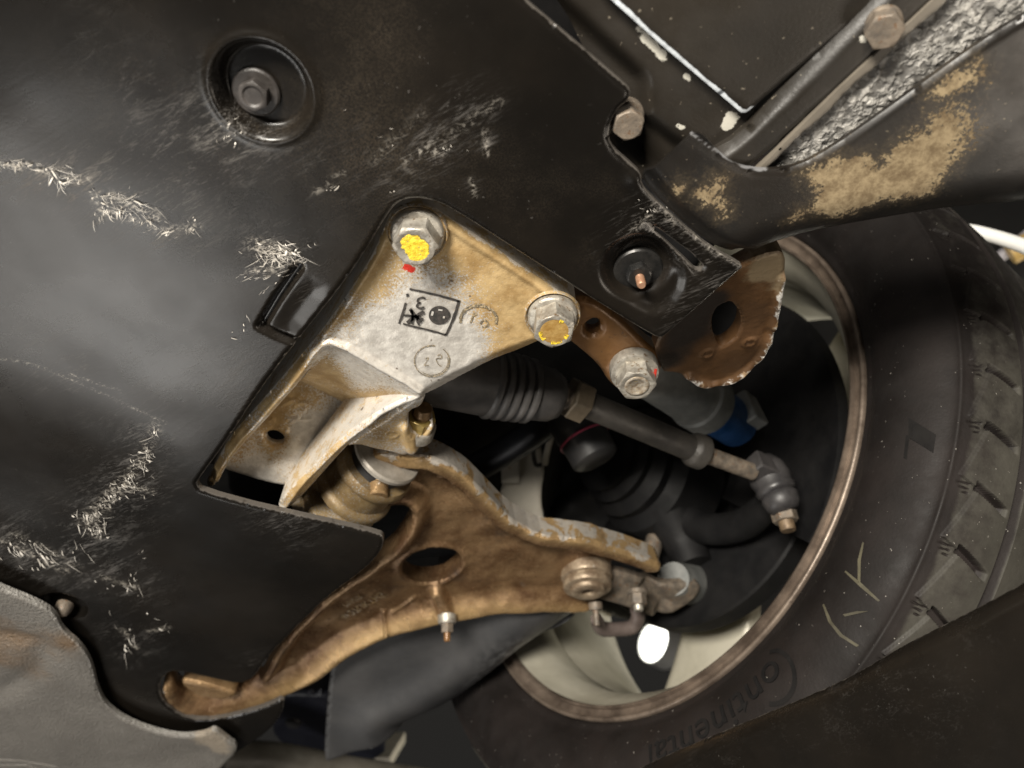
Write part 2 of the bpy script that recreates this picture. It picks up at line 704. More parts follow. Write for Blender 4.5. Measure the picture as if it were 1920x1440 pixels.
def arm_mat(lathed=False):
    m = Mat('bronze_wax_coated_arm')
    big = m.noise(28, 4, .6, .3)
    col = m.mix(m.rng(big, .34, .66), (.115, .06, .028), (.28, .175, .09))
    col = m.mix(.35 if lathed else m.math('MULTIPLY', m.rng(m.attr('gold'), .2, 1.0), m.rng(m.noise(55, 4), .3, .6, .5, 1)), col, (.47, .315, .15))
    edg = m.math('MULTIPLY', m.noise(45, 3), .012) if lathed else m.attr('ed')
    # coating flaked off along the borders
    e = m.math('ADD', edg, m.math('MULTIPLY', m.math('SUBTRACT', m.noise(48, 6, .68, .5), .5), .036))
    ew = m.math('MULTIPLY', m.rng(e, -.0006, .0010, 1, 0), .85)
    fl = m.rng(m.noise(95, 4, .6, .8), .705, .725)
    fl = m.math('MULTIPLY', fl, m.rng(edg, .004, .014, 1, .12))
    ww = m.math('MAXIMUM', ew, fl)
    col = m.mix(ww, col, m.mix(m.noise(300, 4), (.4, .37, .33), (.66, .64, .6)))
    fine = m.noise(480, 5, .75)
    col = m.mix(m.math('MULTIPLY', m.rng(fine, .5, .68), .35), col, (.42, .31, .19))
    col = m.mix(m.math('MULTIPLY', m.rng(fine, .46, .32), .45), col, (.045, .03, .02))
    grime = m.rng(m.noise(20, 6, .75), .56, .74)
    col = m.mix(m.math('MULTIPLY', grime, .7), col, (.05, .04, .035))
    nb = m.bump(m.noise(620, 4, .65), .45, .0012)
    nb = m.bump(ww, .3, .0005, nb)
    m.set(col=col, rough=m.mixf(ww, m.rng(m.noise(40, 3), .3, .7, .22, .38), .4), metal=.55, normal=nb, spec=.5)
    return m.m


def simple(name, a, b, scale=40, rough=(.4, .55), metal=0.0, bump=.15, bscale=400, bdist=.0008, rust=None, spec=.5):
    m = Mat(name)
    col = m.mix(m.rng(m.noise(scale, 5, .65), .32, .7), a, b)
    if rust:
        col = m.mix(m.rng(m.noise(scale * 2.2, 5, .7), rust[1], rust[1] + .08), col, rust[0])
    m.set(col=col, rough=m.rng(m.noise(scale * 1.7, 4), .3, .7, *rough), metal=metal, spec=spec,
          normal=m.bump(m.noise(bscale, 4, .6), bump, bdist))
    return m.m


M_TRAY = tray_mat()
M_TRIM = trim_mat()
M_PLATE = plate_mat()
M_CAST = cast_mat('cast_aluminium_gold_film')
M_CASTD = cast_mat('cast_aluminium_lug', .55, .9, True)
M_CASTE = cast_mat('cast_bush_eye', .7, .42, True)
M_ARM = arm_mat()
M_ARML = arm_mat(True)
M_STEEL = simple('zinc_steel', (.25, .225, .19), (.5, .47, .41), 150, (.38, .55), .55, .45, 420, .0009, ((.17, .11, .06), .58))
M_STEELD = simple('dull_dirty_steel', (.10, .085, .07), (.21, .17, .13), 150, (.45, .65), .3, .4, 420, .001, ((.14, .07, .03), .58))
M_BLKNUT = simple('black_zinc', (.012, .012, .012), (.03, .028, .026), 120, (.25, .4), .4, .1)
M_PLASTBOLT = simple('grey_brown_plastic', (.022, .019, .017), (.05, .044, .041), 120, (.4, .55), 0, .3, 600)
M_YELLOW = simple('yellow_paint_mark', (.60, .40, .02), (.80, .62, .05), 420, (.4, .5), 0, .8, 600, .0012, ((.36, .25, .12), .58))
M_AMBER = simple('amber_wax_on_bolt', (.34, .19, .05), (.5, .33, .12), 200, (.3, .4), .3, .3, 500, .0006, ((.75, .62, .08), .66))
M_RED = simple('red_paint_mark', (.5, .03, .02), (.6, .06, .04), 200, (.4, .5))
M_INK = simple('black_stamp_ink', (.02, .02, .018), (.06, .05, .045), 700, (.5, .6), 0, .1, 300, .0005, ((.3, .25, .18), .66))
M_INKP = simple('faded_stamp_ink', (.10, .085, .06), (.22, .18, .12), 500, (.5, .6), .2, .1, 300, .0005, ((.46, .36, .22), .5))
M_RUBBER = simple('black_rubber', (.014, .014, .015), (.03, .029, .029), 60, (.42, .6), 0, .2, 300)
M_BROWN = simple('brown_coated_steel', (.13, .062, .022), (.22, .115, .045), 30, (.32, .48), .15, .2, 300, .0008, ((.045, .032, .024), .62))
M_BARE = simple('flaked_silver_edge', (.4, .38, .35), (.6, .58, .55), 160, (.4, .5), .3, .5, 300, .001, ((.25, .14, .06), .55))
M_FIBRE = simple('frayed_plastic_fibre', (.34, .31, .27), (.72, .68, .62), 90, (.6, .7), 0, .05)
M_DARK = simple('dark_shadowed_steel', (.012, .012, .013), (.026, .024, .024), 30, (.5, .65), .1, .2, 200)
M_GREY = simple('grey_cast_housing', (.13, .135, .13), (.22, .22, .21), 45, (.5, .65), .2, .3, 300)
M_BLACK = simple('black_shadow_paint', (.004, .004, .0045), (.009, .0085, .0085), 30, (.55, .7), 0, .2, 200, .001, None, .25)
M_BLUE = simple('blue_paint', (.01, .05, .15), (.024, .085, .24), 60, (.35, .5), 0, .1, 300, .0005, ((.3, .35, .4), .7))
M_BEIGE = simple('beige_primer_plate', (.5, .46, .38), (.62, .57, .48), 25, (.5, .6), 0, .15, 200, .001, ((.3, .17, .09), .66))
M_PINK = simple('pink_line', (.4, .05, .1), (.5, .08, .14), 100)
M_LIP = simple('dirty_bronze_wheel_lip', (.085, .064, .05), (.24, .19, .15), 30, (.32, .5), .45, .2, 300, .0008, ((.07, .05, .04), .62))
M_SILVER = simple('silver_wheel_paint', (.38, .355, .28), (.52, .49, .4), 14, (.38, .5), .15, .08, 200)
M_TEXG = simple('liner', (.1, .1, .1), (.1, .1, .1))
M_WHITE = simple('white_paint', (.75, .75, .72), (.82, .82, .8), 20, (.3, .4))
M_OCHRE = simple('ochre_blur', (.5, .33, .1), (.6, .4, .14), 20)
M_WALL = simple('grey_garage_wall', (.3, .29, .28), (.36, .35, .33), 4, (.6, .7))
M_STRAW = simple('straw_residue', (.04, .035, .021), (.085, .076, .046), 60, (.7, .8))


def lamp_mat():
    m = Mat('lamp_diffuser')
    m.set(col=(.9, .9, .85), emit=(1, .98, .9), emits=4.0)
    return m.m


M_LAMP = lamp_mat()


def underseal():
    m = Mat('grey_stone_chip_underseal')
    v1 = m.noise(330, 3, .5, .6)
    v2 = m.noise(760, 3, .6)
    h = m.math('ADD', m.rng(v1, .35, .65), m.math('MULTIPLY', v2, .35))
    sm = m.attr('smooth')
    col = m.mix(m.rng(v1, .38, .62), (.12, .114, .105), (.33, .315, .29))
    col = m.mix(sm, col, m.mix(m.noise(60, 5), (.07, .06, .048), (.2, .175, .14)))
    nb = m.bump(m.math('MULTIPLY', h, m.math('SUBTRACT', 1.0, sm)), .7, .0018)
    m.set(col=col, rough=.5, normal=nb)
    return m.m


def sill_mat():
    m = Mat('grained_grey_brown_panel')
    grain = m.noise(560, 3, .55)
    wr = m.noise(90, 4, .6, 1.2, m.vec((1, 2.6, 1), (0, 0, .4)))
    k = m.rng(m.math('ADD', m.attr('brown'), m.math('MULTIPLY', m.math('SUBTRACT', m.noise(26, 5, .65), .5), 1.0)), .25, .8)
    col = m.mix(m.noise(30, 4), (.09, .082, .073), (.19, .178, .16))
    col = m.mix(k, col, m.mix(m.noise(80, 4), (.10, .06, .03), (.18, .115, .06)))
    e = m.rng(m.math('ADD', m.attr('ed'), m.math('MULTIPLY', m.noise(330, 4, .8), .008)), .0035, .006, 1, 0)
    col = m.mix(m.math('MULTIPLY', e, .5), col, (.33, .32, .3))
    dd = m.rng(m.math('ADD', m.attr('dust'), m.math('MULTIPLY', m.math('SUBTRACT', m.noise(220, 5, .75), .5), 1.2)), .45, .8)
    col = m.mix(m.math('MULTIPLY', dd, .7), col, (.3, .25, .19))
    nb = m.bump(grain, .9, .0020)
    nb = m.bump(m.math('MULTIPLY', wr, k), .35, .003, nb)
    m.set(col=col, rough=.36, normal=nb)
    return m.m


def tyre_mat():
    m = Mat('dusty_tyre_rubber')
    base = m.mix(m.rng(m.noise(14, 5), .3, .7), (.008, .0064, .0058), (.017, .0132, .012))
    d = m.attr('dust')
    k = m.rng(m.math('ADD', d, m.math('MULTIPLY', m.math('SUBTRACT', m.noise(70, 6, .7), .5), 1.1)), .25, .95)
    col = m.mix(k, base, m.mix(m.noise(40, 4), (.03, .028, .023), (.075, .07, .058)))
    col = m.mix(m.math('MULTIPLY', m.rng(m.noise(450, 2), .73, .76), .8), col, (.3, .28, .25))
    m.set(col=col, rough=m.rng(m.noise(50, 4), .3, .7, .56, .74), normal=m.bump(m.noise(500, 4), .25, .0007), spec=.25)
    return m.m


M_SEAL = underseal()
M_SILL = sill_mat()
M_TYRE = tyre_mat()

# ================================================================== the wheel well (setting)
ZT = 0.288                                     # underside of the tray, above the camera
ZB = 0.299                                     # face of the cast bracket
WN = np.array([.79333757, -.41111636, .44899759])
WN = RT * WN[0] + UP * WN[1] + FW * WN[2]      # wheel axle, pointing outboard
WN /= np.linalg.norm(WN)
WC = W(960 + .15303157 * FPX, 720 + .08681546 * FPX, 1)
WC = (RT * .15303157 - UP * .08681546 + FW) * .68202658

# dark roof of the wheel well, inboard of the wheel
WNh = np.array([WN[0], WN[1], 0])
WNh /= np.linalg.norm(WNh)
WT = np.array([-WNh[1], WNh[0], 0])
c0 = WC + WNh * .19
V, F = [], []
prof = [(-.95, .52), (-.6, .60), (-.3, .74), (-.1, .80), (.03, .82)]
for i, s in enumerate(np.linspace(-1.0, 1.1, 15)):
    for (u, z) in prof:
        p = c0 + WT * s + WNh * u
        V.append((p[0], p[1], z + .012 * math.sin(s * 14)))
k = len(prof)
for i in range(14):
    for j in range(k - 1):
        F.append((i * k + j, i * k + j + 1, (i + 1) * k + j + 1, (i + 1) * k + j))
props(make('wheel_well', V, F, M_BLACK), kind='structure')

# grey wall of the workshop beyond
p = W(1860, 470, 1.0) * 2.6
uw = np.array([-WNh[1], WNh[0], 0])
V = [p + uw * a + np.array([0, 0, 1]) * b + WNh * .3 for a, b in ((-1.6, -1.6), (1.9, -1.6), (1.9, 1.2), (-1.6, 1.2))]
props(make('wall', V, [(0, 1, 2, 3)], M_WALL, None, False), kind='structure')

# ================================================================== the undertray
tray_px = [(-500, -260), (640, -260), (860, -110), (985, 0), (1080, 80), (1160, 148), (1181, 166), (1183, 176), (1176, 192), (1158, 205), (1144, 232),
           (1141, 260), (1152, 282), (1180, 306), (1203, 326), (1202, 342), (1218, 366), (1280, 422), (1334, 467), (1390, 496), (1393, 504),
           (1320, 568), (1252, 628), (1240, 636), (1226, 632), (1155, 590), (1080, 543), (960, 466), (840, 389), (810, 377), (775, 372),
           (745, 380), (725, 405), (703, 442), (650, 525), (545, 655), (480, 742), (420, 835), (374, 897), (366, 912), (378, 926),
           (500, 957), (640, 986), (712, 1003), (720, 1012), (714, 1037), (680, 1073), (613, 1127), (567, 1177), (493, 1252), (472, 1286),
           (445, 1298), (375, 1282), (325, 1271), (302, 1280), (290, 1305), (300, 1330), (332, 1357), (372, 1367), (432, 1358), (492, 1341),
           (530, 1322), (526, 1352), (506, 1380), (478, 1403), (400, 1450), (300, 1500), (100, 1520), (-500, 1530), (-560, 700)]
T = thing('undertray', 'large black plastic undertray with scratches and frayed scuffs, cut out around the gold bracket', 'undertray', W(300, 600, ZT))
slot = [(1206, 417), (1214, 416), (1324, 497), (1312, 516), (1282, 486)]
r = Relief(hplane(ZT), tray_px, 0.0012, 1, [slot], 1)
r.rounding(.0022, .0014)
# dished washer cup
d = r.at(493, 170)
r.h += .0075 * ss((.0192 - d) / .0042)
r.h -= .0010 * np.exp(-((d - .0196) / .0019) ** 2)
# dimple round the plastic nut, pressed flap
d = r.at(1196, 503)
r.h += .006 * ss((.0185 - d) / .009)
flap = r.px([(1150, 560), (1135, 500), (1208, 420), (1312, 510), (1250, 610)], 2)
r.h += .0025 * ss(-sdf(r.x, r.y, flap) / .006)
ridge = r.px([(1195, 335), (1290, 425), (1396, 497)], 0)
r.h -= .0016 * np.exp(-(pdist(r.x, r.y, ridge, False) / .0045) ** 2)
# grooves of the moulded pocket by the bracket
g1 = r.px([(560, 502), (520, 560), (489, 612), (520, 628), (556, 642)], 0)
r.h += .0045 * np.exp(-(pdist(r.x, r.y, g1, False) / .0017) ** 4)
pk = r.px([(560, 505), (640, 540), (560, 650), (490, 612)], 1)
r.h += .0012 * ss(-sdf(r.x, r.y, pk) / .012)
# screw cups at the sill border
for (cx, cy, rr) in ((112, 1152, .0155), (396, 1394, .0115)):
    d = r.at(cx, cy)
    r.h += .007 * ss((rr - d) / .003)
# gentle waves and the fold towards the rear
fold = r.px([(-200, 640), (0, 675), (160, 720), (310, 800), (420, 900), (760, 1080)], 1, False)
df = pdist(r.x, r.y, fold, False)
low = inside(r.x, r.y, r.px([(-200, 640), (0, 675), (160, 720), (310, 800), (420, 900), (760, 1080), (700, 1700), (-300, 1700)], 1))
r.h += np.where(low, .006 * ss(df / .12), 0)
r.h += .0006 * vnoise(r.x, r.y, 12, 3) + .00016 * vnoise(r.x, r.y, 45, 4)
r.blob('scuff', [(20, 310, 60, .7), (120, 330, 60, .8), (220, 385, 70, .9), (330, 425, 60, .8), (515, 480, 60, 1.0), (430, 215, 60, .9), (450, 265, 70, .5),
                 (620, 330, 60, .4), (720, 290, 60, .4), (810, 285, 35, .8), (880, 210, 50, .45), (760, 340, 50, .35), (830, 240, 50, .35),
                 (300, 330, 120, .35), (360, 260, 120, .3), (210, 90, 60, .3), (912, 268, 16, .9), (888, 350, 16, .7), (280, 820, 50, .8),
                 (250, 890, 60, .9), (220, 950, 60, .9), (160, 1000, 60, 1.0), (60, 1050, 90, 1.0), (150, 1060, 90, .7), (230, 1115, 60, .9),
                 (240, 1210, 50, .8), (250, 1270, 60, .5), (520, 975, 60, .4), (560, 1000, 60, .4), (1290, 410, 50, .6), (1230, 400, 45, 1.1),
                 (1350, 490, 70, 1.0), (1310, 590, 60, .8), (1150, 470, 40, .5), (1190, 430, 40, 1.0), (450, 700, 120, .3), (150, 700, 120, .4),
                 (1390, 500, 30, 1.2), (470, 1260, 40, .4), (560, 560, 40, .3)])
r.attrs['scuff'] = np.minimum(r.attrs['scuff'], 1.2)
sme = np.zeros(len(r.x))
for ln, wd, am in (([(-20, 305), (60, 312), (120, 328), (160, 335)], 9, 1.0), ([(185, 372), (230, 368), (290, 405)], 11, 1.0), ([(180, 395), (230, 400), (250, 410)], 9, .7),
                   ([(290, 428), (330, 430), (372, 425)], 7, .8), ([(480, 462), (520, 468), (555, 490)], 15, 1.1), ([(470, 510), (530, 500)], 9, .7), ([(294, 800), (270, 850), (245, 890)], 9, .9),
                   ([(245, 895), (205, 935), (190, 955)], 12, 1.0), ([(225, 915), (280, 925)], 8, .8), ([(185, 960), (150, 995), (170, 1015)], 13, 1.1), ([(-20, 1025), (60, 1058), (110, 1085)], 10, 1.0),
                   ([(20, 1020), (130, 1075)], 12, .6), ([(190, 1100), (245, 1115)], 8, .9), ([(225, 1195), (248, 1228)], 6, 1.1), ([(275, 1198), (310, 1190)], 5, .8), ([(760, 300), (850, 250), (935, 190)], 9, .35),
                   ([(700, 300), (790, 215)], 8, .25), ([(590, 360), (650, 320)], 7, .35), ([(790, 285), (830, 282)], 8, .9), ([(910, 245), (912, 290)], 4, .9), ([(884, 335), (892, 368)], 4, .6),
                   ([(0, 672), (60, 680), (160, 722), (315, 795)], 1.6, .7), ([(130, 700), (230, 735)], 2.5, .6), ([(1190, 430), (1215, 408)], 7, .9), ([(1225, 385), (1330, 462), (1390, 498)], 7, .6)):
    pp_ = r.px(ln, 1, False)
    w_ = abs(r.pl.uv(ln[0][0] + wd, ln[0][1])[0] - r.pl.uv(*ln[0])[0])
    sme = np.maximum(sme, am * np.exp(-(pdist(r.x, r.y, pp_, False) / w_) ** 2))
r.attrs['smear'] = sme
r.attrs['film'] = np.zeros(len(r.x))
r.blob('film', [(700, 100, 450, 1.3), (1050, 330, 320, 1.1), (300, 200, 300, .7)])  # warm floor reflection put into the colour of the upper tray
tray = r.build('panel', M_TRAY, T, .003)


def bolt_set(parent, px, py, z, rw, rf, hh, mat_w, mat_h, axis=(0, 0, -1), rot=.3, name='bolt', dish=.0, thick=.0016):
    o = W(px, py, z)
    b = lathe(name, [(0.0, thick), (rw * .92, thick), (rw, thick * .6), (rw, -.002)], o, axis, mat_w, parent, 48)
    hexhead('hex_head', o + np.array(axis) * thick * .98, axis, rf, hh, mat_h, b, rot, dish)
    return b


bolt_set(T, 481, 172, ZT + .0068, .0092, .0052, .0042, M_PLASTBOLT, M_PLASTBOLT, rot=.2, dish=.0006)
o = W(1196, 506, ZT + .0078)
nut = lathe('plastic_nut', [(.002, .0022), (.0108, .0018), (.0116, .001), (.0116, -.001)], o, (0, 0, -1), M_BLKNUT, T, 48)
hexhead('hex_head', o + np.array((0, 0, -.0016)), (0, 0, -1), .0052, .0052, M_BLKNUT, nut, .15, 0, .002)
lathe('stud_tip', [(0, .0135), (.0016, .0135), (.0021, .0128), (.0021, .0)], o, (0, 0, -1), simple('copper_stud', (.45, .22, .12), (.6, .36, .24), 300, (.3, .4), .6), nut, 20)
for (cx, cy, s, zz) in ((118, 1142, .0045, .004), (408, 1388, .0035, .004)):
    o = W(cx, cy, ZT + .004 + zz * .55)
    sb = lathe('screw', [(0, .005), (s * .7, .0045), (s, .003), (s * 1.25, .0), (s * 1.25, -.004)], o, (0, 0, -1), M_STEELD, T, 28)

# frayed plastic fibres torn out of the tray
def fibres(items):
    V, F = [], []
    for (px, py, sx, sy, n, ang, spread, ln) in items:
        for _ in range(int(n * (.6 if py < 700 else .36))):
            cx, cy = px + rng.normal(0, sx), py + rng.normal(0, sy)
            a = math.radians(ang + rng.normal(0, spread))
            L = ln * rng.choice([.3, .5, .8, 1.15], p=[.4, .3, .2, .1]) * rng.uniform(.8, 1.2)
            cv = rng.normal(0, .35)
            b = len(V)
            wd = rng.choice([.35, .6, 1.1, 2.2], p=[.35, .3, .22, .13])
            if wd > 1:
                L *= .6
            k = 4
            zz = rng.uniform(.0001, .0012)
            x, y = cx, cy
            for i in range(k + 1):
                t = i / k
                aa = a + cv * t
                nx, ny = -math.sin(aa), math.cos(aa)
                ww = wd * (1 - t) ** .6 * (0.35 + t * 1.3 if t < .5 else 1)
                off = .0004 + zz * math.sin(t * 2.6)
                dy = max(0, (y - 700) / 700) * .012
                for sgn in (1, -1):
                    q = W(x + nx * ww * sgn, y + ny * ww * sgn, ZT)
                    V.append(q)
                    V[-1] = np.array([q[0], q[1], -off])
                x += math.cos(aa) * L / k
                y += math.sin(aa) * L / k
            for i in range(k):
                F.append((b + 2 * i, b + 2 * i + 1, b + 2 * i + 3, b + 2 * i + 2))
    return np.array(V), F


V, F = fibres([(25, 305, 22, 4, 40, 15, 30, 30), (70, 315, 30, 5, 40, 10, 25, 34), (125, 335, 18, 8, 40, 60, 50, 22),
               (210, 368, 20, 6, 40, 20, 30, 34), (255, 385, 22, 6, 30, 32, 14, 44), (195, 395, 10, 8, 26, 80, 25, 24), (235, 395, 10, 8, 26, 80, 25, 22),
               (285, 415, 14, 6, 24, 60, 40, 18), (315, 432, 14, 5, 20, 150, 20, 24), (362, 418, 8, 8, 18, 70, 40, 18),
               (510, 470, 22, 10, 130, 25, 25, 38), (530, 480, 20, 12, 70, 150, 40, 28), (495, 512, 18, 6, 30, 165, 20, 30), (500, 535, 8, 6, 8, 130, 20, 18),
               (460, 600, 6, 16, 7, 60, 30, 20), (440, 628, 8, 4, 4, -10, 20, 18),
               (292, 803, 4, 5, 16, 40, 25, 16), (275, 850, 8, 12, 45, 35, 25, 20), (258, 865, 10, 12, 60, 30, 25, 24), (236, 900, 10, 10, 30, 30, 25, 16),
               (215, 920, 14, 8, 60, 20, 25, 22), (255, 925, 16, 6, 40, 20, 25, 18), (205, 940, 10, 6, 36, 25, 25, 16), (190, 955, 10, 8, 24, 40, 40, 16),
               (165, 985, 14, 12, 110, 40, 40, 24), (175, 1005, 10, 10, 40, 70, 40, 22), (140, 975, 14, 6, 14, 20, 10, 24),
               (30, 1045, 26, 10, 50, 38, 12, 46), (75, 1062, 30, 10, 40, 42, 14, 40), (130, 1038, 10, 10, 16, 60, 15, 22), (60, 1030, 30, 6, 16, 40, 12, 30),
               (235, 1108, 12, 10, 40, 30, 50, 18), (190, 1105, 20, 5, 18, 10, 20, 18), (255, 1055, 12, 4, 12, -20, 20, 14),
               (235, 1212, 6, 14, 26, 65, 12, 26), (205, 1172, 5, 8, 8, 50, 15, 18), (295, 1193, 10, 3, 12, -15, 20, 18), (270, 1165, 8, 6, 6, 40, 15, 16),
               (830, 280, 16, 5, 10, 20, 40, 10), (780, 260, 60, 30, 10, -30, 20, 12), (610, 355, 10, 3, 10, -30, 15, 22), (740, 358, 12, 2, 4, 25, 8, 14),
               (430, 245, 14, 14, 30, 110, 30, 12), (1215, 385, 12, 10, 14, 40, 40, 10)])
# drop every fibre onto the tray's own surface
from mathutils.bvhtree import BVHTree
bv = BVHTree.FromPolygons([v.co[:] for v in tray.data.vertices], [tuple(p.vertices) for p in tray.data.polygons])
keep = np.ones(len(V), bool)
for i in range(len(V)):
    off = V[i][2]
    d = Vector(V[i]) - Vector((0, 0, 0))
    hit = bv.ray_cast(Vector((V[i][0], V[i][1], .2)), Vector((0, 0, 1)))[0]
    V[i][2] = (hit.z if hit else ZT) + off
fo = make('frayed_fibres', V, F, M_FIBRE, T, False)
fo['kind'] = 'stuff'
fo['label'] = 'pale frayed fibres along the scuffs'

# ================================================================== plates right of the tray
P2 = thing('underbody_plate', 'dark plastic plate with a pale worn edge between the undertray and the grey textured sill', 'plate', W(1300, 100, .29))
r = Relief(hplane(.2995), [(960, -130), (1300, -130), (1420, 160), (1400, 330), (1300, 330), (1210, 345), (1150, 300), (1120, 190), (1100, 90)], .0011, 1)
r.attrs['chip'] = np.full(len(r.x), -1.0)
r.attrs['wear'] = np.zeros(len(r.x))
r.mask('chip', [(1190, 45), (1215, 62), (1235, 82), (1254, 100), (1252, 114), (1240, 116), (1222, 98), (1200, 74)])
r.mask('chip', [(1284, 132), (1302, 146), (1290, 152), (1278, 146)])
r.mask('chip', [(1362, 205), (1390, 215), (1378, 235), (1355, 250), (1350, 235)])
r.mask('chip', [(1270, 228), (1290, 238), (1280, 246), (1268, 238)])
ch = r.px([(985, 0), (1180, 175), (1290, 255)], 0)
r.h += .006 * ss((.012 - pdist(r.x, r.y, r.px([(960, -20), (1170, 170), (1172, 240), (1250, 300)], 0), False)) / .008)
r.build('lower_plate', M_PLATE, P2, .003)
r = Relief(hplane(.2945), [(1040, -130), (1140, -5), (1240, 85), (1392, 214), (1402, 212), (1500, 128), (1690, -30), (1760, -130)], .0016, 0)
r.rounding(.0016, .001)
r.attrs['wear'] = np.where(pdist(r.x, r.y, r.px([(1040, -130), (1140, -5), (1392, 214)], 0), False) < .004, 1.0, 0.0)
r.attrs['chip'] = np.full(len(r.x), -1.0)
r.mask('chip', [(1196, 52), (1215, 62), (1235, 82), (1254, 100), (1252, 114), (1240, 116), (1222, 98), (1204, 74)])
r.mask('chip', [(1284, 132), (1302, 146), (1290, 152), (1278, 146)])
r.build('upper_plate', M_PLATE, P2, .004)
# raised flange strip with its bolt
r = Relief(hplane(.2905), [(1392, 262), (1330, 300), (1370, 335), (1428, 305), (1557, 185), (1713, 55), (1800, -20), (1880, -125), (1760, -130), (1640, -2), (1560, 80), (1470, 175)], .0016, 1)
r.rounding(.004, .003)
r.h += .0035 * ss(1 - pdist(r.x, r.y, r.px([(1340, 290), (1470, 175), (1640, -2), (1760, -130)], 0), False) / .006)
r.attrs['wear'] = np.zeros(len(r.x))
r.attrs['chip'] = np.full(len(r.x), -1.0)
r.mask('chip', [(1596, 74), (1620, 62), (1632, 76), (1612, 82)])
r.build('flange', M_PLATE, P2, .006)
b = bolt_set(P2, 1656, 46, .2905, .0066, .0058, .0062, M_STEELD, M_STEELD, (-.25, .1, -.95), .25)
b['label'] = 'dirty brown hex bolt on the flange'
b = bolt_set(P2, 1174, 218, .2985, .0072, .0056, .0078, M_STEELD, M_STEELD, (0, 0.05, -1), .12)
b['label'] = 'rusty hex bolt in the notch of the undertray'

# textured grey sill
S = thing('body_sill', 'grey stone-chip textured strip of the body sill beside the black trim', 'body sill', W(1700, 120, .3))
r = Relief(hplane(.292), [(1380, 345), (1410, 320), (1570, 160), (1750, -10), (1850, -120), (2080, -120), (1980, 60), (1790, 165), (1650, 270), (1520, 350)], .001, 0)
dl = pdist(r.x, r.y, r.px([(1410, 320), (1570, 160), (1750, -10), (1850, -120)], 0), False)
wv = .0030 + .0018 * vnoise(r.x, r.y, 60, 9)
r.attrs['smooth'] = 1 - ss((dl - wv) / .0012)
r.h += .004 * ss((dl - wv) / .003) * 1 - .003
r.h += (1 - r.attrs['smooth']) * (.00075 * vnoise(r.x, r.y, 480, 21) + .0004 * vnoise(r.x + .3, r.y, 900, 22))
r.h += .012 * ss((.012 - pdist(r.x, r.y, r.px([(1520, 350), (1650, 270), (1790, 165), (1980, 60)], 0), False)) / .02)
r.build('textured_strip', M_SEAL, S, .004)

# black trim with peeled paint
D = thing('lower_trim', 'curved glossy black trim with tan patches of peeled paint in front of the tyre', 'trim', W(1600, 330, .285))
r = Relief(hplane(.2845), [(1203, 336), (1250, 296), (1296, 254), (1306, 249), (1322, 256), (1345, 283), (1375, 308), (1410, 319), (1450, 321), (1500, 314), (1565, 278),
                            (1645, 222), (1748, 146), (1838, 84), (1928, 28), (2080, -66), (2140, 60), (2080, 380), (1920, 403), (1800, 412), (1700, 428), (1580, 448),
                            (1490, 468), (1400, 502), (1335, 468), (1270, 415), (1222, 366)], .0014, 1)
r.attrs['peel'] = np.full(len(r.x), -1.0)
r.mask('peel', [(1487, 413), (1520, 388), (1533, 352), (1505, 328), (1512, 318), (1575, 298), (1620, 290), (1648, 308), (1668, 285), (1690, 255), (1702, 240), (1722, 238),
                (1745, 205), (1790, 170), (1825, 190), (1845, 240), (1800, 300), (1775, 333), (1745, 362), (1720, 374), (1660, 380), (1600, 404), (1570, 414), (1540, 404)], 0)
r.mask('peel', [(1735, 178), (1760, 150), (1800, 130), (1830, 112), (1858, 128), (1852, 158), (1800, 178), (1765, 200)], 0)
r.mask('peel', [(1300, 362), (1328, 350), (1342, 328), (1354, 340), (1346, 365), (1360, 380), (1357, 410), (1340, 392), (1318, 380)], 0)
r.mask('peel', [(1268, 350), (1280, 346), (1284, 356), (1272, 360)], 0)
lowe = r.px([(2080, 380), (1920, 403), (1800, 412), (1700, 428), (1580, 448), (1490, 468), (1400, 502)], 1, False)
dl = pdist(r.x, r.y, lowe, False)
t = np.clip(1 - dl / .022, 0, 1)
r.h += .014 * (1 - np.sqrt(np.maximum(0, 1 - t * t)))
tope = r.px([(1296, 252), (1345, 285), (1410, 320), (1450, 321), (1500, 314), (1565, 278), (1645, 222), (1748, 146), (1838, 84), (1928, 28), (2080, -66)], 1, False)
dt = pdist(r.x, r.y, tope, False)
t = np.clip(1 - dt / .0035, 0, 1)
r.h += .0016 * (1 - np.sqrt(np.maximum(0, 1 - t * t)))
lefte = r.px([(1203, 336), (1270, 415), (1335, 468), (1400, 502)], 1, False)
r.h += .006 * ss(1 - pdist(r.x, r.y, lefte, False) / .008)
r.h += .0006 * vnoise(r.x, r.y, 30, 13)
r.attrs['ed'] = dt + .01 * ss((r.x - r.pl.uv(1440, 300)[0]) / .01)
r.blob('fade', [(1800, 240, 60, .5), (1730, 310, 40, .2), (1840, 170, 50, .4), (1700, 220, 40, .3)])
r.build('skin', M_TRIM, D, .0022)

# ================================================================== cast bracket
B = thing('cast_bracket', 'gold-stained cast aluminium bracket with two yellow-marked bolts and a black square stamp', 'bracket', W(800, 600, ZB))
HB = hplane(ZB)
b_px = [(722, 425), (733, 401), (755, 388), (780, 385), (806, 391), (840, 414), (905, 457), (1000, 522), (1064, 563), (1081, 582), (1085, 606), (1077, 633), (1055, 648),
        (1022, 648), (985, 668), (940, 684), (890, 708), (835, 738), (795, 757), (765, 768), (720, 790), (680, 815), (648, 845), (603, 895), (558, 945), (534, 963),
        (520, 960), (523, 940), (560, 903), (595, 868), (640, 823), (690, 786), (740, 760), (776, 749), (782, 738), (700, 691), (628, 649), (606, 653),
        (573, 705), (500, 787), (450, 840), (425, 872), (402, 918), (388, 921), (382, 910), (403, 873), (430, 822), (490, 758), (560, 676), (600, 628), (640, 573), (677, 518), (702, 475)]
r = Relief(HB, b_px, .0009, 1)
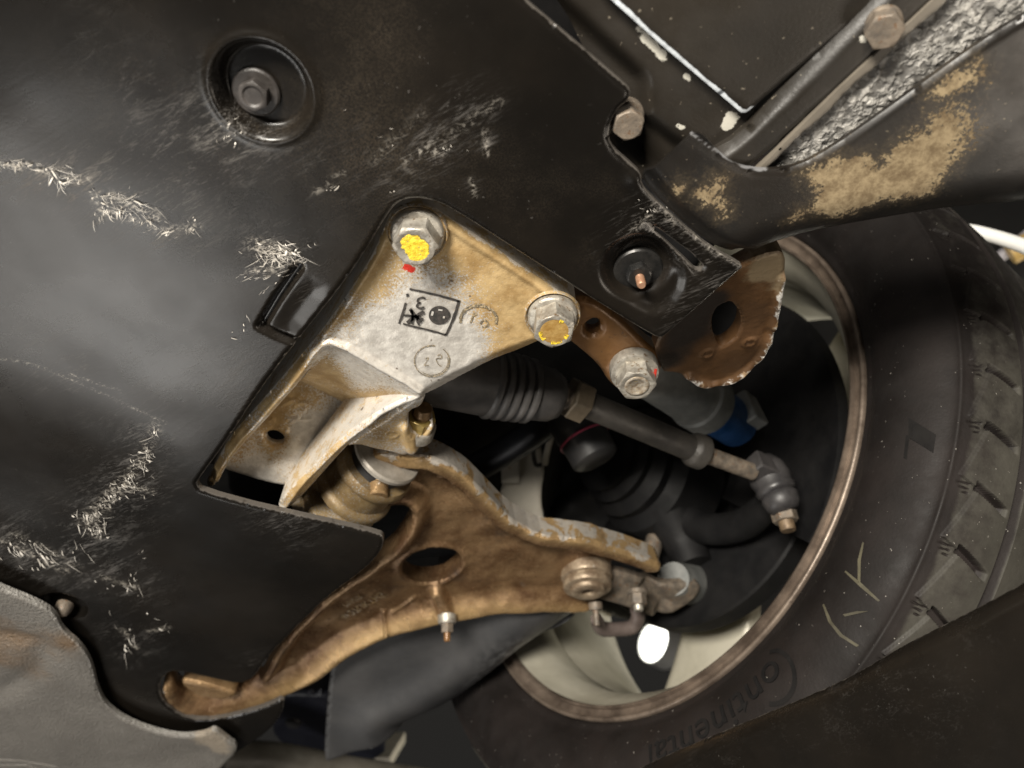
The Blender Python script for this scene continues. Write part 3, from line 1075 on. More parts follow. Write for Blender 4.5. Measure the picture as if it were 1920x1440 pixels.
pock = r.px([(520, 960), (560, 903), (595, 868), (640, 823), (690, 786), (740, 760), (776, 749), (782, 738), (700, 691), (628, 649), (606, 653), (573, 705), (500, 787), (450, 840), (402, 918)], 1)
dp = pdist(r.x, r.y, pock, False)
r.rounding(.0026, .0022)
r.h += .0022 * ss((dp - .0024) / .003)      # face lies a little behind the rim
r.h -= .0013 * np.exp(-((dp - .0026) / .0018) ** 2)
outer = r.px([(402, 873), (430, 822), (490, 758), (560, 676), (640, 573), (702, 475), (722, 425), (755, 388), (806, 391), (905, 457), (1064, 563), (1085, 606)], 1, False)
do = pdist(r.x, r.y, outer, False)
r.h -= .0016 * np.exp(-((do - .0030) / .0022) ** 2)
for (cx, cy, rr) in ((783, 441, .0145), (1038, 596, .0145)):
    d = r.at(cx, cy)
    r.h -= .0022 * ss((rr - d) / .0025)
# wavy lower flank falling away
fl = r.px([(1055, 648), (985, 668), (890, 708), (795, 757), (765, 768), (680, 815), (603, 895), (534, 963)], 1, False)
dfl = pdist(r.x, r.y, fl, False)
r.h += .0045 * ss(1 - dfl / .009) * ss((r.x - r.pl.uv(690, 800)[0]) / .01)
r.h += .00025 * vnoise(r.x, r.y, 120, 2) + .00012 * vnoise(r.x, r.y, 420, 5)
r.blob('gold', [(700, 500, 60, .75), (760, 400, 60, .75), (830, 440, 70, .55), (940, 510, 80, .65), (1020, 570, 70, .7), (1000, 640, 60, .7), (940, 660, 50, .55), (900, 600, 40, .35),
                (650, 600, 40, .5), (560, 700, 40, .6), (450, 830, 50, .7), (400, 890, 40, .9), (700, 560, 40, .5), (560, 920, 50, .8), (620, 870, 40, .4), (880, 480, 50, .4),
                (960, 590, 60, .4), (520, 760, 40, .55), (790, 490, 70, .35), (880, 540, 60, .3), (640, 840, 40, .5), (600, 900, 40, .5), (700, 800, 40, .3), (900, 700, 50, .3), (720, 620, 60, -.4), (820, 640, 70, -.55), (850, 690, 60, -.5), (640, 560, 20, -.6), (870, 520, 40, -.25), (800, 520, 50, -.1)])
r.attrs['red'] = np.full(len(r.x), -1.0)
r.mask('red', [(756, 495), (764, 500), (778, 506), (774, 516), (752, 511)], 0)
r.mask('red', [(736, 455), (741, 450), (742, 470), (737, 472)], 0)
r.attrs['gold'] = r.attrs['gold'] + .4 * ss(1 - do / .010)
th = r.lin((640, 760), .05, (400, 930), .022)
th = np.minimum(th, r.lin((640, 760), .05, (530, 960), .02))
r.build('body', M_CAST, B, th)
# curved end of the pocket and its floor
rim = [W(594, 657, ZB + .0016), W(625, 643, ZB + .0016), W(702, 685, ZB + .0016), W(788, 736, ZB + .0016)]
m1 = [W(588, 672, ZB + .0035), W(631, 659, ZB + .0035), W(700, 700, ZB + .0035), W(778, 744, ZB + .0035)]
m2 = [W(575, 700, ZB + .016), W(632, 705, ZB + .016), W(690, 738, ZB + .018), W(752, 758, ZB + .020)]
m3 = [W(562, 714, ZB + .048), W(612, 738, ZB + .050), W(655, 764, ZB + .052), W(700, 795, ZB + .054)]
loft('pocket_end', [rim, m1, m2, m3], 8, M_CAST, B, 10, {'gold': lambda a, b: .1 + .75 * ss((b - .42 + .15 * math.sin(a * 9)) / .3), 'ed': lambda a, b: .02, 'red': lambda a, b: -1.0})
FP = plane3((623, 743, ZB + .050), (523, 910, ZB + .017), (430, 880, ZB + .017))
r = Relief(FP, [(560, 640), (700, 720), (720, 770), (640, 850), (552, 916), (500, 908), (425, 884), (380, 868), (430, 790), (500, 700)], .0009, 1, [[(498, 812), (515, 808), (532, 818), (534, 830), (516, 834), (500, 826)]], 2)
r.rounding(.004, .004)
cast_lines = [([(544, 752), (550, 749), (556, 751), (556, 757), (562, 756), (570, 754), (577, 757), (577, 763)], .0007), ([(552, 762), (548, 766), (560, 770), (571, 772), (570, 766)], .0007),
              ([(545, 776), (556, 772), (562, 780), (552, 786)], .0007), ([(536, 788), (544, 783), (552, 787), (544, 792)], .0007), ([(518, 803), (528, 797), (540, 803), (536, 811), (526, 809)], .0007),
              ([(557, 787), (582, 786)], .0006), ([(535, 750), (541, 748), (540, 756), (534, 756), (526, 762), (530, 768)], .0006), ([(498, 792), (502, 788), (506, 792), (510, 783), (513, 790)], .0006)]
for ln, wd in cast_lines:
    r.h -= .0009 * np.exp(-(pdist(r.x, r.y, r.px(ln, 1, False), False) / (wd * 1.25)) ** 4)
r.h += .006 * np.exp(-(pdist(r.x, r.y, r.px([(430, 862), (480, 872), (535, 884)], 0), False) / .006) ** 2) * -.25
r.h += .0003 * vnoise(r.x, r.y, 150, 8)
r.blob('gold', [(560, 740, 60, .8), (520, 830, 40, .75), (500, 780, 40, .6), (450, 850, 30, .4), (570, 800, 30, -.6), (545, 850, 25, -.4), (480, 880, 30, -.5)])
r.attrs['red'] = np.full(len(r.x), -1.0)
r.build('pocket_floor', M_CAST, B, .006)
# the two mounting bolts with paint marks
for (px, py, mk, rot, lab) in ((783, 436, M_YELLOW, .55, 'grey flanged bolt with bright yellow paint'), (1036, 592, M_AMBER, .1, 'grey flanged bolt with amber face and yellow rim')):
    o = W(px, py, ZB - .0005)
    ax = (0.02, 0.0, -1)
    b = lathe('flange_bolt', [(.0, .003), (.0108, .003), (.0118, .0022), (.0122, .001), (.0122, -.002)], o, ax, M_STEEL, B, 56)
    b['label'] = lab
    lathe('flange_ring', [(.0122, -.001), (.0134, .0008), (.0140, -.001)], o, ax, M_CASTD, b, 48)
    hexhead('hex_head', o + np.array(ax) * .0028, ax, .0090, .0105, M_STEEL, b, rot, .0006)
    oo = o + np.array(ax) * .0129
    u, v, a = frame(ax)
    V = [oo + a * .00035]
    n = 64
    for i in range(n):
        t = 2 * math.pi * i / n
        rr = .0063 * (1 + .16 * math.sin(2 * t + .6) + .08 * math.sin(3 * t + 2.1) + .05 * math.sin(11 * t + 1) + .035 * rng.normal()) if mk is M_YELLOW else .0072
        V.append(oo + a * .00025 + rr * (math.cos(t) * u + math.sin(t) * v) + (u * .0006 if mk is M_YELLOW else 0))
    F = [(0, 1 + i, 1 + (i + 1) % n) for i in range(n)]
    make('paint_mark', V, F, mk, b, True)
    if mk is M_AMBER:
        for t0, t1 in ((-.2, .6), (.9, 1.3), (2.5, 2.8), (4.7, 5.5)):
            V, F = [], []
            for i in range(14):
                t = t0 + (t1 - t0) * i / 13
                w1 = .0024 * rng.uniform(.1, 1)
                for q in (.0075, .0075 - w1):
                    V.append(oo + a * .0005 + q * (math.cos(t) * u + math.sin(t) * v))
            make('yellow_fleck', V, [(2 * i, 2 * i + 1, 2 * i + 3, 2 * i + 2) for i in range(13)], M_YELLOW, b, False)
# stamps
HS = hplane(ZB + .0021)
sq = [([(768, 541), (815, 551), (861, 564)], 4.2), ([(861, 562), (850, 596), (836, 628)], 5.0), ([(836, 627), (800, 617), (756, 606)], 3.6), ([(761, 567), (754, 590), (748, 606)], 4.0), ([(763, 550), (765, 555)], 5.0)]
st = strokes('square_stamp', sq, HS, M_INK, B, .0005, .25)
strokes('star_mark', [([(769, 578), (778, 590), (790, 604)], 6), ([(795, 583), (780, 592), (763, 604)], 6), ([(757, 590), (775, 592), (794, 598)], 4.5), ([(771, 580), (774, 592), (772, 606)], 5.5), ([(786, 590), (782, 600), (786, 608)], 4)], HS, M_INK, st, .0005, .2)
strokes('figure', [([(798, 560), (793, 557), (785, 559), (783, 564), (788, 567), (783, 569), (782, 574), (788, 577), (796, 575)], 3.6)], HS, M_INK, st, .0005, .15)
V = [HS.P(824, 590, -.0005)]
for i in range(36):
    t = 2 * math.pi * i / 36
    V.append(HS.P(824 + 20 * math.cos(t), 590 + 17.5 * math.sin(t), -.0005))
make('round_mark', V, [(0, 1 + i, 1 + (i + 1) % 36) for i in range(36)], M_INK, st, False)
strokes('mark_pattern', [([(810, 590), (812, 582)], 4), ([(833, 591), (832, 595)], 3.5), ([(822, 579), (830, 580)], 3)], HS, M_CAST, st, .0009)  # bare metal strokes form the pattern inside the inked dot
c1 = [(810 + 33 * math.cos(t), 676 + 29 * math.sin(t)) for t in np.linspace(-.9, 4.9, 30)]
c2 = [(810 + 30 * math.cos(t), 676 + 26 * math.sin(t)) for t in np.linspace(-.3, 2.2, 14)]
rs = strokes('round_stamp', [(c1, 1.8), (c2, 1.2), ([(797, 672), (803, 670), (800, 677), (796, 684), (804, 684)], 1.4), ([(820, 666), (826, 664), (828, 670), (818, 672), (822, 682), (828, 686)], 1.4)], HS, M_INKP, B, .0005, .4)
c1 = [(897 + 34 * math.cos(t), 598 + 26 * math.sin(t)) for t in np.linspace(2.9, 6.6, 24)]
strokes('round_stamp', [(c1, 5), ([(882, 604), (888, 590), (894, 588)], 4), ([(900, 606), (906, 600), (914, 602), (914, 610), (904, 612)], 3)], HS, M_INKP, B, .0005, .5)

# lugs holding the arm bush, and its nut
AX = np.array([.62, -.78, .02])
AX /= np.linalg.norm(AX)                       # bush axis, pointing up-right in view
BC = W(686, 893, .332)
LP_ = plane3((655, 835, ZB + .012), (768, 768, ZB + .010), (758, 857, ZB + .020))
r = Relief(LP_, [(640, 842), (690, 806), (735, 780), (770, 752), (800, 745), (792, 765), (770, 772), (764, 790), (770, 812), (790, 818), (812, 800), (813, 812), (800, 833), (776, 849), (758, 858), (735, 851), (700, 843), (668, 834)], .0009, 1)
r.rounding(.003, .003)
r.h -= .0035 * ss((.0055 - pdist(r.x, r.y, r.px([(762, 800), (768, 822), (772, 840)], 0), False)) / .004)
r.h -= .0007 * np.exp(-((r.at(735, 815) - .0035) / .0005) ** 2)
r.h += .0006 * vnoise(r.x, r.y, 90, 71)
r.blob('gold', [(730, 810, 90, .7), (790, 820, 40, .5)])
r.build('lug', M_CAST, B, .022)
no = W(784, 800, ZB + .026)
NX = np.array([.28, -.92, -.12])
nw = lathe('nut', [(.004, .0035), (.0098, .003), (.0108, .0015), (.0108, -.006)], no, NX, M_STEEL, B, 40)
hexhead('hex_nut', no + NX * .003, NX, .0078, .0085, simple('brass_yellow_zinc', (.16, .11, .03), (.36, .26, .085), 120, (.25, .4), .5), nw, .25, .001, .003)
lathe('thread_end', [(0, .0185), (.0045, .0185), (.0052, .0175), (.0052, .0)], no, NX, simple('brown_thread', (.12, .07, .03), (.22, .14, .07), 200, (.35, .5), .5, .5), nw, 24)
lug2 = lathe('lug', [(0, -.014), (.018, -.014), (.024, -.011), (.0265, -.004), (.026, 0), (0, 0)], BC - AX * .029, AX, M_CASTD, B, 56)
loft('lug_web', [[W(540, 925, ZB + .025), W(590, 900, ZB + .03), W(640, 880, ZB + .04)], [W(545, 946, ZB + .024), W(610, 950, ZB + .03), W(680, 955, ZB + .036)],
                 [W(550, 955, ZB + .036), W(620, 965, ZB + .04), W(690, 968, ZB + .044)]], 6, M_CASTD, B, 8, {'gold': lambda a, b: .7, 'ed': lambda a, b: .02, 'red': lambda a, b: -1.0})

# ================================================================== control arm
A = thing('control_arm', 'bronze-brown control arm with flaked silver edges, an oval hole and two bush eyes', 'control arm', W(860, 1040, .335))
AP = plane3((740, 880, .322), (400, 1310, .301), (1200, 1070, .350))
a_up = [(700, 850), (760, 858), (805, 858), (832, 868), (860, 885), (893, 912), (925, 946), (955, 976), (1005, 1003), (1050, 1010), (1100, 1015), (1180, 1040), (1234, 1056), (1243, 1066), (1232, 1077)]
a_rt = [(1195, 1074), (1152, 1072), (1156, 1100), (1128, 1140), (1092, 1152)]
a_lo = [(1040, 1151), (1000, 1151), (930, 1156), (860, 1169), (800, 1179), (740, 1196), (690, 1216), (640, 1246), (590, 1284), (550, 1304), (500, 1322), (440, 1341), (395, 1352), (350, 1347), (318, 1328), (302, 1300)]
a_lf = [(306, 1286), (318, 1284), (330, 1302), (350, 1320), (388, 1328), (430, 1322), (470, 1304), (494, 1276), (520, 1225), (552, 1183), (613, 1127), (690, 1077), (742, 1037), (766, 1003), (775, 978), (770, 958), (748, 950), (715, 955), (680, 940), (660, 900)]
hole = [(808 + 58 * math.cos(t) + 3, 1083 + 33 * math.sin(t) - 5 * math.cos(t)) for t in np.linspace(0, 2 * math.pi, 20, endpoint=False)]
r = Relief(AP, a_up + a_rt + a_lo + a_lf, .0012, 1, [hole], 1)
dU = pdist(r.x, r.y, r.px(a_up, 1, False), False)
dL = pdist(r.x, r.y, r.px(a_rt[-1:] + a_lo, 1, False), False)
dC = pdist(r.x, r.y, r.px(a_lf[7:-2], 1, False), False)
dH = -np.minimum(0, -pdist(r.x, r.y, r.px(hole, 1)))
web = ss((dU - .0105) / .004) * ss((dL - .0035) / .019) * ss((dC - .0035) / .012)
r.h += .012 * web
r.h -= .0025 * np.exp(-((dH) / .0045) ** 2) * web
# the far finger of the arm twists up to the ball joint
r.h += .0012 * vnoise(r.x, r.y, 50, 31) + .0004 * vnoise(r.x, r.y, 160, 32)
edge = np.minimum(np.minimum(dU, dL), dC)
t = np.clip(1 - r.d / .0035, 0, 1)
r.h += .003 * (1 - np.sqrt(np.maximum(0, 1 - t * t)))
for ln in ([(836, 930), (905, 1000), (985, 1084)], [(850, 932), (915, 998), (990, 1076)]):
    r.h -= .0009 * np.exp(-(pdist(r.x, r.y, r.px(ln, 0), False) / .0010) ** 2) * web
# boss of the stud
dB = pdist(r.x, r.y, r.px([(820, 1128), (838, 1162)], 0), False)
r.h -= .009 * ss((.0085 - dB) / .006) * ss(web * 2)
r.h -= .0035 * np.exp(-(pdist(r.x, r.y, r.px([(720, 1168), (724, 1192)], 0), False) / .0016) ** 2)
r.h -= .002 * np.exp(-(pdist(r.x, r.y, r.px([(735, 1170), (758, 1160), (778, 1146)], 0), False) / .0013) ** 2)
r.h -= .002 * np.exp(-((r.at(838, 918)) / .004) ** 4)
# rolled seam at the narrow rear end
r.attrs['gold'] = np.clip(ss(1 - (dL - .003) / .022) * 1.0 - .25 * ss((r.x - r.pl.uv(860, 1160)[0]) / .05), 0, 1) + .5 * ss(1 - r.at(780, 880) / .035) + .9 * ss(1 - dU / .013)
r.attrs['gold'] *= 1 - .75 * ss(1 - r.at(380, 1320) / .09)
dd = np.where(dU < dL, dU, np.minimum(dL + .0015, .05))
r.attrs['ed'] = np.minimum(dd, np.where(dH < .004, dH + .0065, 1)) + np.where(dC < np.minimum(dU, dL), .003, 0)
r.build('body', M_ARM, A, r.lin((740, 950), .016, (500, 1300), .011))
print_text('cast_lettering', 'MAPR', AP, (641, 1158), (672, 1139), M_CASTD, A, -.0115, False, 1.2)
print_text('cast_lettering', '4F27UKTH5', AP, (634, 1180), (712, 1134), M_CASTD, A, -.0112, False, 1.25)
r = Relief(hplane(.3035), [(338, 1276), (365, 1280), (405, 1290), (448, 1303), (425, 1313), (385, 1310), (358, 1300), (342, 1288)], .0012, 2)
r.rounding(.003, .0025)
r.attrs['ed'] = r.d + .004
r.attrs['gold'] = np.full(len(r.x), .5)
r.build('rear_lip', M_ARM, A, .012)
# front bush: sleeve, rubber, rings
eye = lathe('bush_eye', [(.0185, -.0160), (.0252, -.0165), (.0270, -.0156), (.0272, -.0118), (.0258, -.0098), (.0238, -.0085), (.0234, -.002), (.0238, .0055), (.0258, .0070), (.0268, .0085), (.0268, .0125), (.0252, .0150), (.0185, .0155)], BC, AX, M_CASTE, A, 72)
lathe('rubber', [(.009, .021), (.0185, .019), (.0195, .0150)], BC, AX, M_RUBBER, eye, 56)
lathe('rubber', [(.009, -.022), (.0195, -.0215), (.0225, -.0195), (.0225, -.0150)], BC, AX, M_RUBBER, eye, 56)
lathe('bush_washer', [(.006, .029), (.0225, .0285), (.0235, .027), (.0232, .0245), (.006, .024)], BC, AX, simple('grey_washer', (.2, .18, .15), (.34, .31, .27), 80, (.45, .6), .3), A, 56)
lathe('casting_nub', [(0, .0032), (.0058, .0030), (.0066, .0022), (.0068, -.006)], W(708, 924, .3105), (0.1, .25, -.96), M_ARML, eye, 28)
# stud in the lower flange
so = AP.P(838, 1160, -.001)
sd = lathe('stud', [(.003, .0035), (.0066, .003), (.0074, .0015), (.0074, -.004)], so, (.05, .35, -.94), M_STEEL, A, 36)
hexhead('hex_nut', so + np.array((.05, .35, -.94)) * .003, (.05, .35, -.94), .0044, .007, M_STEELD, sd, .2, 0, .002)
lathe('thread_end', [(0, .0165), (.0021, .0165), (.0026, .0155), (.0026, .008)], so, (.05, .35, -.94), M_BROWN, sd, 20)

# ================================================================== ball joint at the arm's end
J = thing('ball_joint', 'round bossed ball joint with curved plate and yellow-marked nut below the arm tip', 'ball joint', W(1110, 1090, .352))
jo = W(1101, 1092, .347)
jx = np.array((.02, .15, -.98))
lathe('boss', [(.0042, .004), (.0046, .0085), (.0055, .0092), (.0125, .0092), (.0135, .0085), (.0140, .0060), (.0185, .0050), (.0192, .004), (.0192, .001), (.0176, .0), (.0176, -.002), (.0200, -.003), (.0205, -.0045), (.0205, -.0165)], jo, jx, simple('brown_zinc_boss', (.14, .095, .06), (.34, .27, .19), 90, (.35, .5), .4, .4, 420, .001, ((.5, .46, .4), .64)), J, 56)
r = Relief(plane3((1100, 1080, .352), (1290, 1100, .366), (1180, 1150, .352)), [(1090, 1070), (1140, 1072), (1185, 1080), (1225, 1097), (1265, 1100), (1306, 1094), (1318, 1106), (1300, 1130), (1262, 1152), (1240, 1168), (1190, 1146), (1140, 1130), (1095, 1120)], .0014, 1)
r.rounding(.004, .003)
r.h += .008 * np.exp(-(pdist(r.x, r.y, r.px([(1215, 1100), (1245, 1135), (1240, 1165)], 0), False) / .006) ** 2)
r.attrs['ed'] = r.d + .004
r.attrs['gold'] = np.zeros(len(r.x))
r.build('plate', M_STEELD, J, .006)
jb = bolt_set(J, 1195, 1112, .352, .0085, .0062, .0085, M_STEELD, M_STEELD, (-.02, .3, -.95), .3, 'nut')
oo = W(1195, 1112, .352)
lathe('thread_end', [(0, .0145), (.0034, .0145), (.004, .0135), (.004, .006)], oo, (-.02, .3, -.95), M_STEEL, jb, 24)
make('yellow_mark', [oo + np.array((-.0064, .004 - .0026 * i, -.003 - .006 * j)) for i in (0, 1) for j in (0, 1)], [(0, 1, 3, 2)], M_YELLOW, jb, False)
tube('rubber_boot', [W(1262, 1085, .375), W(1290, 1095, .39), W(1315, 1080, .41)], [.014, .018, .013], M_GREY, J, 28)
lo = W(1116, 1130, .346)
lv = lathe('lever_bolt', [(0, .018), (.0026, .018), (.0026, .006), (.0052, .006), (.0056, .0045), (.0056, .0)], lo, (.03, .4, -.92), M_STEELD, J, 24)
tube('lever', [W(1118, 1160, .34), W(1128, 1178, .342), W(1155, 1180, .346), W(1185, 1176, .35), W(1196, 1158, .352), W(1192, 1140, .356)], [.005, .0062, .006, .0062, .006, .005], simple('brown_grey_rubber', (.06, .045, .04), (.12, .095, .085), 60, (.4, .55)), J, 16)

# ================================================================== brown strap and tie-down eye
K = thing('brown_strap', 'brown painted steel strap with a round hole and grey flanged bolt beside the cast bracket', 'strap', W(1130, 640, .315))
KP = hplane(.3165)
r = Relief(KP, [(1060, 560), (1110, 560), (1165, 600), (1205, 640), (1238, 668), (1243, 690), (1222, 725), (1180, 742), (1142, 722), (1125, 690), (1085, 655), (1050, 630)], .0012, 2, [[(1108, 602), (1122, 601), (1128, 612), (1126, 627), (1110, 632), (1097, 624), (1096, 612)]], 2)
r.rounding(.0035, .003)
r.h -= .004 * ss((.017 - r.at(1190, 697)) / .008)
r.build('body', M_BROWN, K, .008)
o = W(1189, 694, .3165 - .0035)
ax = (-.02, .0, -1)
b = lathe('flange_bolt', [(0, .004), (.0115, .004), (.0128, .0035), (.0134, .002), (.0134, -.003)], o, ax, M_STEEL, K, 56)
b['label'] = 'grey flanged bolt with red and yellow flecks'
hexhead('hex_head', o + np.array(ax) * .0038, ax, .0092, .0098, M_STEEL, b, .45, .001)
lathe('raised_ring', [(.0, .0134), (.0044, .0136), (.0050, .0141), (.0060, .0141), (.0066, .0136)], o, ax, simple('flecked_grime', (.2, .15, .1), (.4, .36, .3), 420, (.4, .55), .4, .5, 420, .001, ((.5, .36, .1), .6)), b, 32)
u_, v_, a_ = frame(ax)
make('red_mark', [o + np.array((.0098 + .0015 * i, -.0045 + .006 * j, -.0044)) for i in (0, 1) for j in (0, 1)], [(0, 1, 3, 2)], M_RED, b, False)

E_ = thing('tie_down_eye', 'rust-brown tie-down eye with a D-shaped hole and torn silver rim in front of the wheel', 'tie-down eye', W(1380, 620, .31))
EP = plane3((1260, 690, .318), (1440, 500, .300), (1430, 650, .322))
e_px = [(1225, 640), (1290, 560), (1400, 490), (1455, 472), (1474, 478), (1472, 520), (1462, 560), (1455, 605), (1442, 650), (1415, 685), (1385, 705), (1340, 722), (1310, 720), (1288, 705), (1262, 700), (1240, 698)]
eh = [(1352, 572), (1372, 566), (1380, 575), (1390, 590), (1391, 612), (1380, 635), (1360, 650), (1348, 652), (1338, 630), (1334, 605), (1340, 585)]
r = Relief(EP, e_px, .0011, 1, [eh], 2)
rimE = r.px([(1472, 520), (1462, 560), (1455, 605), (1442, 650), (1415, 685), (1385, 705), (1340, 722), (1310, 720), (1288, 705)], 1, False)
dr = pdist(r.x, r.y, rimE, False)
r.h -= .0035 * ss(1 - dr / .0045)
r.h += .0015 * vnoise(r.x, r.y, 130, 17) * ss(1 - dr / .008)
r.rounding(.002, .0012)
for (cx, cy) in ((1326, 662), (1405, 641)):
    r.h -= .0014 * np.exp(-((r.at(cx, cy) - .0032) / .0007) ** 2)


def eye_mat():
    m = Mat('rust_brown_eye')
    col = m.mix(m.rng(m.noise(45, 5, .65), .32, .7), (.07, .036, .015), (.14, .072, .031))
    dk = m.rng(m.math('ADD', m.attr('dark_left'), m.math('MULTIPLY', m.math('SUBTRACT', m.noise(60, 5), .5), .8)), .3, .8)
    col = m.mix(dk, col, (.035, .027, .022))
    dst = m.rng(m.math('ADD', m.attr('dust'), m.math('MULTIPLY', m.math('SUBTRACT', m.noise(160, 5, .75), .5), 1.2)), .35, .8)
    col = m.mix(dst, col, (.2, .15, .09))
    e = m.math('ADD', m.attr('ed'), m.math('MULTIPLY', m.math('SUBTRACT', m.noise(140, 6, .75), .5), .016))
    k = m.rng(e, .0004, .0018, 1, 0)
    col = m.mix(k, col, m.mix(m.rng(m.noise(110, 5), .4, .55), (.3, .2, .11), (.6, .58, .54)))
    m.set(col=col, rough=m.rng(m.noise(50, 4), .3, .7, .32, .5), metal=.15, normal=m.bump(m.noise(260, 5, .7), .35, .0012))
    return m.m


r.attrs['ed'] = np.minimum(dr, pdist(r.x, r.y, r.px(eh, 1)) + .0035)
r.blob('dark_left', [(1290, 620, 60, 1.0), (1340, 560, 40, .8), (1250, 680, 40, .8)])  # plate is darker over its left part
r.blob('dust', [(1440, 500, 45, 1.2), (1465, 540, 30, .6)])
r.build('plate', eye_mat(), E_, .007)

# ================================================================== steering: boot, tie rod, ball end
ST = thing('tie_rod', 'grey steel tie rod with ribbed black rubber boot reaching into the wheel', 'tie rod', W(1100, 780, .365))
p0, p1, p2, p3 = W(830, 700, .352), W(1010, 728, .366), W(1085, 752, .368), W(1318, 850, .372)
ax = p2 - p0
ax /= np.linalg.norm(ax)
L = np.linalg.norm(p1 - p0)
prof = [(.0, -.02), (.0215, -.02), (.0215, L * .45)]
z = L * .45
rr = .0215
for i in range(5):
    prof += [(rr, z), (rr + .0016, z + .0016), (rr + .0014, z + .0036), (rr - .0018, z + .0048), (rr - .0016, z + .0058)]
    z += .0064
    rr -= .0004
prof += [(rr - .001, z), (rr - .002, z + .012), (rr - .005, z + .018), (.012, z + .0195), (.011, z + .02)]
bt = lathe('rubber_boot', prof, p0, ax, simple('dusty_boot_rubber', (.035, .033, .032), (.07, .064, .06), 40, (.45, .6), 0, .2, 300), ST, 64, auto=60)
lathe('inner_rod', [(.0, 0), (.0085, 0), (.0085, np.linalg.norm(p2 - p1) + .006)], p1, p2 - p1, M_STEELD, ST, 32)
ax2 = (p3 - p2) / np.linalg.norm(p3 - p2)
L2 = np.linalg.norm(p3 - p2)
lathe('jam_nut', [(.008, -.008), (.0135, -.008), (.0145, -.007), (.0145, .004), (.0135, .005), (.008, .005)], p2, ax2, simple('nut_steel_yellow', (.075, .062, .045), (.14, .11, .075), 60, (.4, .55), .3, .3, 300, .001, ((.32, .28, .08), .66)), ST, 6, auto=20)
M_ROD = simple('dirty_grey_rod', (.032, .029, .026), (.058, .052, .045), 50, (.42, .58), .2, .3, 350, .001, ((.2, .09, .04), .7))
lathe('sleeve', [(.0, .004), (.0092, .004), (.0092, L2 * .88), (.0115, L2 * .9), (.0125, L2 * .92), (.0125, L2 * .99), (.011, L2), (.005, L2)], p2, ax2, M_ROD, ST, 40)
p4 = W(1412, 885, .373)
lathe('threaded_rod', [(.0, -.004), (.0062, -.004), (.0062, np.linalg.norm(p4 - p3))], p3, p4 - p3, M_STEELD, ST, 28)
p5 = W(1448, 905, .374)
lathe('ball_socket', [(0, -.02), (.009, -.02), (.0140, -.012), (.0155, -.003), (.0138, .003), (.0150, .005), (.0140, .0085), (.0122, .0095), (.0138, .0125), (.0125, .019), (.0095, .023), (.0, .024)], p5, W(1475, 960, .352) - p5, simple('grimy_boot', (.02, .019, .02), (.045, .042, .042), 50, (.35, .5)), ST, 44, auto=60)
o5 = W(1466, 950, .360)
d5 = W(1480, 1000, .34) - o5
bn = hexhead('castle_nut', o5, d5, .0082, .012, M_STEELD, ST, .3, 0, .003)
lathe('thread_end', [(0, .019), (.005, .019), (.0056, .018), (.0056, .0)], o5, d5, simple('rusty_thread', (.1, .066, .038), (.2, .14, .085), 200, (.5, .6), .3, .4), bn, 24)
boxm('tie_rod_tab', W(1436, 880, .378), (ax2, np.cross(ax2, (0, 0, 1)), (0, 0, 1)), (.014, .008, .008), simple('grimy_steel', (.03, .028, .028), (.055, .05, .05)), ST)

# ================================================================== things in the dark of the wheel well
h = thing('strut_housing', 'dull grey clamp housing with a blue ring behind the tie rod', 'housing', W(1310, 750, .45))
q0, q1 = W(1215, 690, .42), W(1350, 776, .445)
qa = q1 - q0
ql = np.linalg.norm(qa)
lathe('sleeve', [(0, -.03), (.018, -.03), (.021, 0), (.0225, ql * .62), (.0245, ql * .64), (.0245, ql * .8), (.0215, ql * .8), (.0215, ql * .5)], q0, qa, M_GREY, h, 48)
lathe('blue_ring', [(0, ql * 1.3), (.017, ql * 1.3), (.0195, ql * 1.26), (.0195, ql * .5)], q0, qa, M_BLUE, h, 40)
boxm('clamp_ear', W(1405, 770, .45), (qa, np.cross(qa, (0, 0, 1)), np.cross(qa, np.cross(qa, (0, 0, 1)))), (.010, .007, .014), M_GREY, h)
ds = thing('drive_shaft', 'dark steel drive shaft crossing behind the control arm', 'shaft', W(930, 850, .44))
tube('shaft', [W(820, 915, .45), W(940, 850, .445), W(1030, 790, .44), W(1090, 735, .44)], .0125, simple('dark_blue_shaft', (.012, .013, .018), (.024, .025, .03), 40, (.4, .5), .2), ds, 28)
cp = thing('axle_stop', 'black rubber stop with a thin pink ring below the tie rod', 'rubber stop', W(1095, 815, .42))
co_, ca = W(1072, 780, .43), W(1112, 852, .40) - W(1072, 780, .43)
lathe('cap', [(0, .042), (.016, .042), (.0185, .040), (.0195, .018), (.0205, .016), (.0205, .0), (.012, -.02), (.0, -.02)], co_, ca, M_RUBBER, cp, 44)
lathe('pink_ring', [(.0200, .0205), (.0207, .0208), (.0207, .0220), (.0198, .0222)], co_, ca, M_PINK, cp, 44)
pb = thing('beige_bracket', 'pale beige sheet bracket with a small tab deep behind the control arm', 'bracket', W(970, 930, .47))
PP = Plane(W(970, 920, .455), FW)
r = Relief(PP, [(985, 808), (1010, 795), (1015, 850), (1022, 880), (1014, 920), (1016, 960), (1030, 1000), (900, 990), (935, 935), (945, 900), (948, 865), (968, 862), (980, 850)], .002, 1)
r.rounding(.003, .002)
r.build('sheet', M_BEIGE, pb, .004)
boxm('tab', PP.P(957, 880, -.004), (PP.u, PP.v, PP.n), (.008, .012, .004), M_BEIGE, pb)
tube('white_cable', [W(1035, 812, .44), W(1025, 850, .445), W(1022, 868, .45)], .0028, M_BEIGE, pb, 12)
tube('black_cable', [W(1012, 800, .445), W(1000, 835, .45), W(1004, 870, .45), W(1016, 872, .45)], .002, M_RUBBER, pb, 12)
